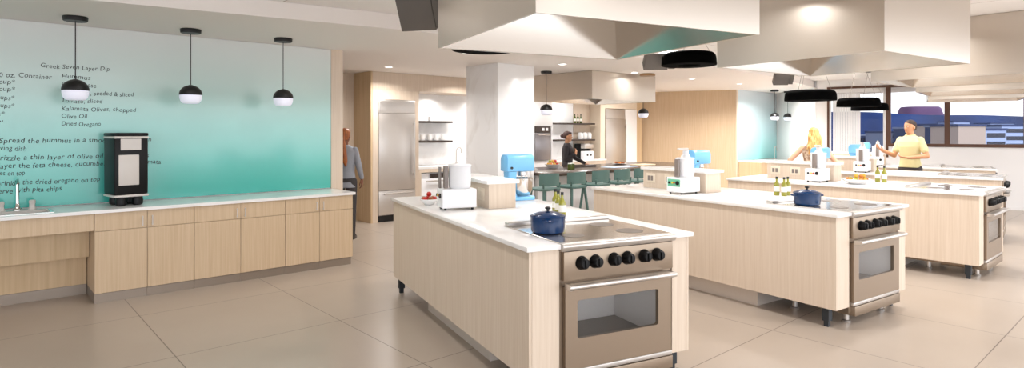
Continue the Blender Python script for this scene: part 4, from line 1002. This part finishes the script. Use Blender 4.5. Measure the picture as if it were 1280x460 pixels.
EYE = mat('eye_white', (228, 224, 218), 0.3); IRIS = mat('dark_iris', (40, 28, 20), 0.2); LIPS = mat('lip_skin', (172, 100, 86), 0.5)

def cap(bm, m_, q, low=0.10, back=0.05):
    # skull cap behind a hairline: shell of lofted sections pushed back
    loft(bm, [(0, 0.054*q, back*q, 0.058*q, 0.050*q), (0, 0.044*q, low*q, 0.0765*q, 0.070*q), (0, 0.028*q, 0.14*q, 0.081*q, 0.086*q), (0, 0.013*q, 0.163*q, 0.0805*q, 0.098*q), (0, 0.012*q, 0.187*q, 0.073*q, 0.093*q), (0, 0.010*q, 0.208*q, 0.060*q, 0.078*q), (0, 0.012*q, 0.226*q, 0.038*q, 0.050*q), (0, 0.014*q, 0.236*q, 0.012*q, 0.016*q)], 24, 2.0, m_)
def hair_short(bm, m_, q):
    cap(bm, m_, q)
def hair_bun(bm, m_, q):
    cap(bm, m_, q, 0.095, 0.06); ell(bm, (0, 0.128*q, 0.125*q), (0.046*q, 0.04*q, 0.044*q), 16, m_); ell(bm, (0, -0.03*q, 0.19*q), (0.07*q, 0.065*q, 0.03*q), 16, m_)
def hair_long(bm, m_, q):
    cap(bm, m_, q, 0.10, 0.0)
    loft(bm, [(0.01*q, 0.12*q, -0.17*q, 0.05*q, 0.02*q), (0.012*q, 0.118*q, -0.12*q, 0.095*q, 0.032*q), (0.005*q, 0.105*q, -0.04*q, 0.108*q, 0.042*q), (0, 0.075*q, 0.04*q, 0.092*q, 0.058*q), (0, 0.045*q, 0.12*q, 0.084*q, 0.076*q), (0, 0.02*q, 0.2*q, 0.065*q, 0.075*q)], 24, 2.0, m_)
    rnd = random.Random(4)
    for k in range(13):                      # loose wavy locks down the back
        x = (-0.1+0.2*k/12)*q; ph = rnd.uniform(0, 6); b = -0.14-0.10*rnd.random()
        pts = []
        for n_ in range(8):
            f_ = n_/7; z = (0.16+(b-0.16)*f_)*q
            yy = (0.10+0.05*f_-0.35*(x/q)**2*6*0.5)*q
            pts.append(m_ @ Vector((x*(0.62+0.5*f_)+0.010*q*math.sin(ph+f_*9), yy*(0.75+0.4*f_)+0.01*q*math.sin(ph*2+f_*11), z)))
        limb(bm, pts, [0.016*q, 0.02*q, 0.021*q, 0.021*q, 0.02*q, 0.018*q, 0.015*q, 0.008*q])
def hair_pony(bm, m_, q):
    cap(bm, m_, q, 0.095, 0.045); ell(bm, (0, -0.02*q, 0.19*q), (0.07*q, 0.07*q, 0.03*q), 16, m_)
    limb(bm, [m_ @ Vector((0, 0.10*q, 0.11*q)), m_ @ Vector((-0.01*q, 0.15*q, 0.03*q)), m_ @ Vector((-0.03*q, 0.165*q, -0.12*q)), m_ @ Vector((-0.05*q, 0.15*q, -0.28*q)), m_ @ Vector((-0.06*q, 0.14*q, -0.36*q))], [0.026*q, 0.042*q, 0.05*q, 0.04*q, 0.014*q])

SK = {'tan': mat('tan_skin', (206, 150, 112), 0.5, Subsurface_Weight=0.08), 'fair': mat('fair_skin', (226, 176, 146), 0.5, Subsurface_Weight=0.08), 'brown': mat('brown_skin', (120, 72, 50), 0.5)}
DARK = mat('charcoal_trousers', (58, 54, 54), 0.8); BLACKCL = mat('black_jacket_cloth', (40, 34, 36), 0.75)
SHOE = mat('dark_leather_shoe', (40, 32, 28), 0.4)
Z3 = Vector
person('man in pale yellow polo shirt gesturing in front of windows', isl(4, -0.45, 1.24), R(-62), 1.765, SK['tan'], mat('pale_yellow_cotton', (216, 207, 156), 0.85), DARK, mat('dark_brown_hair', (56, 40, 32), 0.6), 'm',
       [(-1, (-0.225, -0.08, 1.13), (-0.28, -0.34, 1.22), (-0.25, -0.8, 0.5), (0.3, 0.4, 0.9), -1), (1, (0.275, 0.0, 1.13), (0.09, -0.22, 1.10), (-1, -0.25, 0.08), (0, 0.4, 1), 1)], R(-14), hair_short, 'short', SHOE)
person('blonde woman with long hair seen from behind beside third island', Vector((4.72, 9.5, 0)), R(150), 1.63, SK['fair'], noisy('patterned_taupe_cloth', (170, 134, 110), (226, 206, 186), nscale=22, rough=0.8, lo=0.42, hi=0.58), DARK, noisy('golden_blonde_hair', (176, 124, 58), (228, 192, 122), scale=(30, 30, 2.5), nscale=1.6, rough=0.45, lo=0.34, hi=0.62), 'f',
       [(1, (0.36, 0.03, 1.19), (0.33, -0.22, 1.10), (-0.3, -1, -0.2), (0, 0, -1), 1), (-1, (-0.33, -0.02, 1.17), (-0.26, -0.26, 1.10), (0.3, -1, -0.2), (0, 0, -1), -1)], R(12), hair_long, 'none', SHOE)
person('woman in black jacket with hair bun behind the bar', room(8.06, 1.74), R(78), 1.57, SK['tan'], BLACKCL, DARK, mat('brown_bun_hair', (74, 48, 42), 0.55), 'f',
       [(-1, (-0.20, 0.02, 1.15), (-0.10, -0.19, 1.24), (0.5, -0.1, 0.75), (0.5, 0.6, 0.2), -1), (1, (0.20, -0.14, 1.15), (0.10, -0.40, 1.02), (0, -1, -0.15), (0, 0, -1), 1)], R(6), hair_bun, 'long', SHOE)
person('woman in grey sweater with auburn ponytail walking into hallway', room(3.235, 1.62), R(178), 1.61, SK['brown'], mat('grey_knit_sweater', (150, 154, 162), 0.9), DARK, noisy('auburn_hair', (122, 62, 26), (180, 106, 50), scale=(30, 30, 2.5), nscale=1.6, rough=0.5, lo=0.35, hi=0.65), 'f',
       [(-1, (-0.225, 0.02, 1.14), (-0.245, -0.07, 0.95), (-0.02, -0.12, -1), (1, 0, 0), -1), (1, (0.225, 0.02, 1.13), (0.25, 0.05, 0.90), (0.02, -0.1, -1), (-1, 0, 0), 1)], R(-4), hair_pony, 'long', SHOE, 0.815)

# ------------------------------------------------------------------ the town beyond the windows
def ridge(name, dist, x0, x1, top, seed, m_, base=-60, n=60, depth=140, flat=None):
    rnd = random.Random(seed)
    tb = bmesh.new(); rows = []
    ph = [rnd.uniform(0, 6) for _ in range(4)]
    for j in range(5):
        row = []
        for i in range(n+1):
            u = i/n; x = x0+(x1-x0)*u
            h = top + 1.6*math.sin(u*7+ph[0]) + 1.0*math.sin(u*19+ph[1]) + 0.7*math.sin(u*47+ph[2])
            fr = (0.0, 0.45, 1.0, 0.9, 0.0)[j]
            row.append(tb.verts.new((x, dist+depth*j/4 + 8*math.sin(u*11+j), base+(h-base)*fr)))
        rows.append(row)
    for a, b in zip(rows, rows[1:]):
        for i in range(n): tb.faces.new([a[i], a[i+1], b[i+1], b[i]])
    o = out(name, tb, m_, None, sharp=60); o['kind'] = 'structure'
    return o
HILL = noisy('blue_dusk_hillside', (4, 26, 68), (10, 42, 94), nscale=0.02, rough=1.0, rnd=False)
ridge('terrain_hills', 560, 100, 1100, 20.5, 3, HILL)
tb = bmesh.new()
bm = new(); box(bm, -200, 1400, 30, 800, -46, -45); o = out('terrain_ground', bm, noisy('town_ground', (8, 26, 62), (80, 98, 140), nscale=0.05, rough=1.0, lo=0.45, hi=0.62, rnd=False), None); o['kind'] = 'structure'
bm = new(); loft(bm, [(0, 0, 0, 24, 18), (0, 0, 8, 20, 15), (0, 0, 13, 18.5, 14), (0, 0, 15, 17, 12)], 28, 4)
o = out('terrain_mesa', bm, M['terracotta'], None, (457, 680, 14.5)); o['kind'] = 'structure'
def winmat(name, wall, pane, sx, sz):
    m_ = mat(name, wall, 0.8)
    nt = m_.node_tree; N, L = nt.nodes, nt.links
    tc = N.new('ShaderNodeTexCoord'); mp = N.new('ShaderNodeMapping'); mp.inputs['Rotation'].default_value = (PI/2, 0, 0)
    L.new(tc.outputs['Object'], mp.inputs[0])
    br = N.new('ShaderNodeTexBrick'); br.offset = 0.0; br.inputs['Scale'].default_value = 1.0; br.inputs['Brick Width'].default_value = sx; br.inputs['Row Height'].default_value = sz; br.inputs['Mortar Size'].default_value = 0.7; br.inputs['Mortar Smooth'].default_value = 0.0
    br.inputs['Color1'].default_value = lin(pane); br.inputs['Color2'].default_value = lin(tuple(int(c*0.8) for c in pane)); br.inputs['Mortar'].default_value = lin(wall)
    L.new(mp.outputs[0], br.inputs['Vector']); L.new(br.outputs['Color'], N['Principled BSDF'].inputs['Base Color'])
    return m_
BW = [mat('tan_render', (170, 154, 144), 0.85), mat('blue_white_render', (152, 168, 206), 0.85), mat('grey_render', (114, 124, 150), 0.85), mat('dark_render', (48, 60, 96), 0.85)]
PANE = mat('dark_office_glass', (8, 18, 44), 0.5)
def building(label, u0, u1, vtop, Y, wall, floors, cols, depth=14, bandy=False):
    """office block between two sight lines, standing on the town ground"""
    X0, X1 = (u0-640)/758.7*Y, (u1-640)/758.7*Y
    ztop = 1.558-(vtop-164.7)/758.7*Y
    w = X1-X0
    t = thing('office_building', label, 'building', (X0, Y, -45), 0, 'buildings beyond the windows')
    h = ztop+45
    bm = new(); box(bm, 0, w, 0, depth, 0, h); out('walls', bm, BW[wall], t)
    bm = new(); box(bm, -0.3, w+0.3, -0.3, depth+0.3, h+0.001, h+0.8); out('roof_slab', bm, BW[3 if wall != 3 else 2], t)
    fh = 3.2
    for f_ in range(floors):
        z1 = h-1.0-f_*fh
        bm = new()
        if bandy: box(bm, 0.5, w-0.5, -0.12, -0.01, z1-1.7, z1)
        else:
            for c in range(cols): box(bm, w*(c+0.2)/cols, w*(c+0.8)/cols, -0.12, -0.01, z1-1.7, z1)
        out('window_row', bm, PANE, t)
building('beige block with plain walls in the right window', 1198, 1232, 158, 210, 0, 0, 1)
building('dark narrow block left of the beige block', 1188, 1199, 159, 225, 3, 3, 3)
building('pale blue banded block right of the beige block', 1232, 1258, 163, 230, 1, 5, 6, bandy=True)
building('white banded block at the far right of view', 1252, 1300, 158, 260, 1, 6, 6, bandy=True)
building('tan block behind the man at right', 1172, 1184, 157, 240, 0, 5, 4)
building('dark gridded block right behind the man', 1142, 1170, 161, 262, 3, 5, 6)
building('grey gridded block left behind the man', 1104, 1136, 166, 280, 2, 4, 6)
building('grey low block seen through the left window', 1074, 1098, 170, 300, 3, 4, 6)
building('pale far block high in the right window', 1192, 1212, 153, 380, 1, 1, 5)
building('pale far block above the banded blocks', 1238, 1268, 155, 400, 1, 2, 6, bandy=True)

# ------------------------------------------------------------------ light
w = bpy.data.worlds.new('dusk_sky'); SC.world = w; w.use_nodes = True
nt = w.node_tree; bg = nt.nodes['Background']
# evening sky: pale towards the town, much brighter behind the room, raised there to fill the interior
tc = nt.nodes.new('ShaderNodeTexCoord'); dt = nt.nodes.new('ShaderNodeVectorMath'); dt.operation = 'DOT_PRODUCT'
dt.inputs[1].default_value = Vector((0.80, -0.60, 0.1)).normalized()
nt.links.new(tc.outputs['Generated'], dt.inputs[0])
mr = nt.nodes.new('ShaderNodeMapRange'); mr.inputs['From Min'].default_value = -0.35; mr.inputs['From Max'].default_value = 0.7; mr.inputs['To Min'].default_value = 0.66; mr.inputs['To Max'].default_value = 2.3
nt.links.new(dt.outputs['Value'], mr.inputs['Value']); nt.links.new(mr.outputs[0], bg.inputs['Strength'])
bg.inputs['Color'].default_value = (0.93, 0.95, 1.0, 1)
# rows of added fill lamps, no fixtures, over the cooking islands, the aisle, the bar and the window side
for i in range(5):
    for x, y in ((-0.75, 0.4), (-0.75, 2.0), (0.6, -1.3), (0.6, 2.1)):
        p = isl(i, x, y, HIGH-0.03); lamp(p, (7, 13, 18, 15, 14)[i])
for a in (-1.5, 0.4, 2.0): lamp(room(a, -0.9, LOW-0.03), 2.5)
for a in (4.4, 6.0, 7.6, 9.2, 10.8): lamp(room(a, 2.15, LOW-0.03), 12)
for a in (6.0, 8.6, 10.4): lamp(room(a, -0.5, LOW-0.03), 9)
for a, z in ((5.75, 2.27), (6.9, 2.27), (9.3, LOW-0.03)): lamp(room(a, 3.02, z), 3.5, 0.12)  # small added lamps that brighten the alcoves, no fixtures built
for x, y in ((4.4, 13.6), (5.2, 13.4), (6.3, 14.4), (6.2, 12.2), (8.0, 11.6)): lamp(Vector((x, y, LOW-0.03)), 24)

SC.view_settings.view_transform = 'Standard'; SC.view_settings.look = 'None'
SC.view_settings.exposure = 0.58; SC.view_settings.gamma = 1.0; SC.view_settings.use_curve_mapping = False
SC.cycles.use_denoising = True
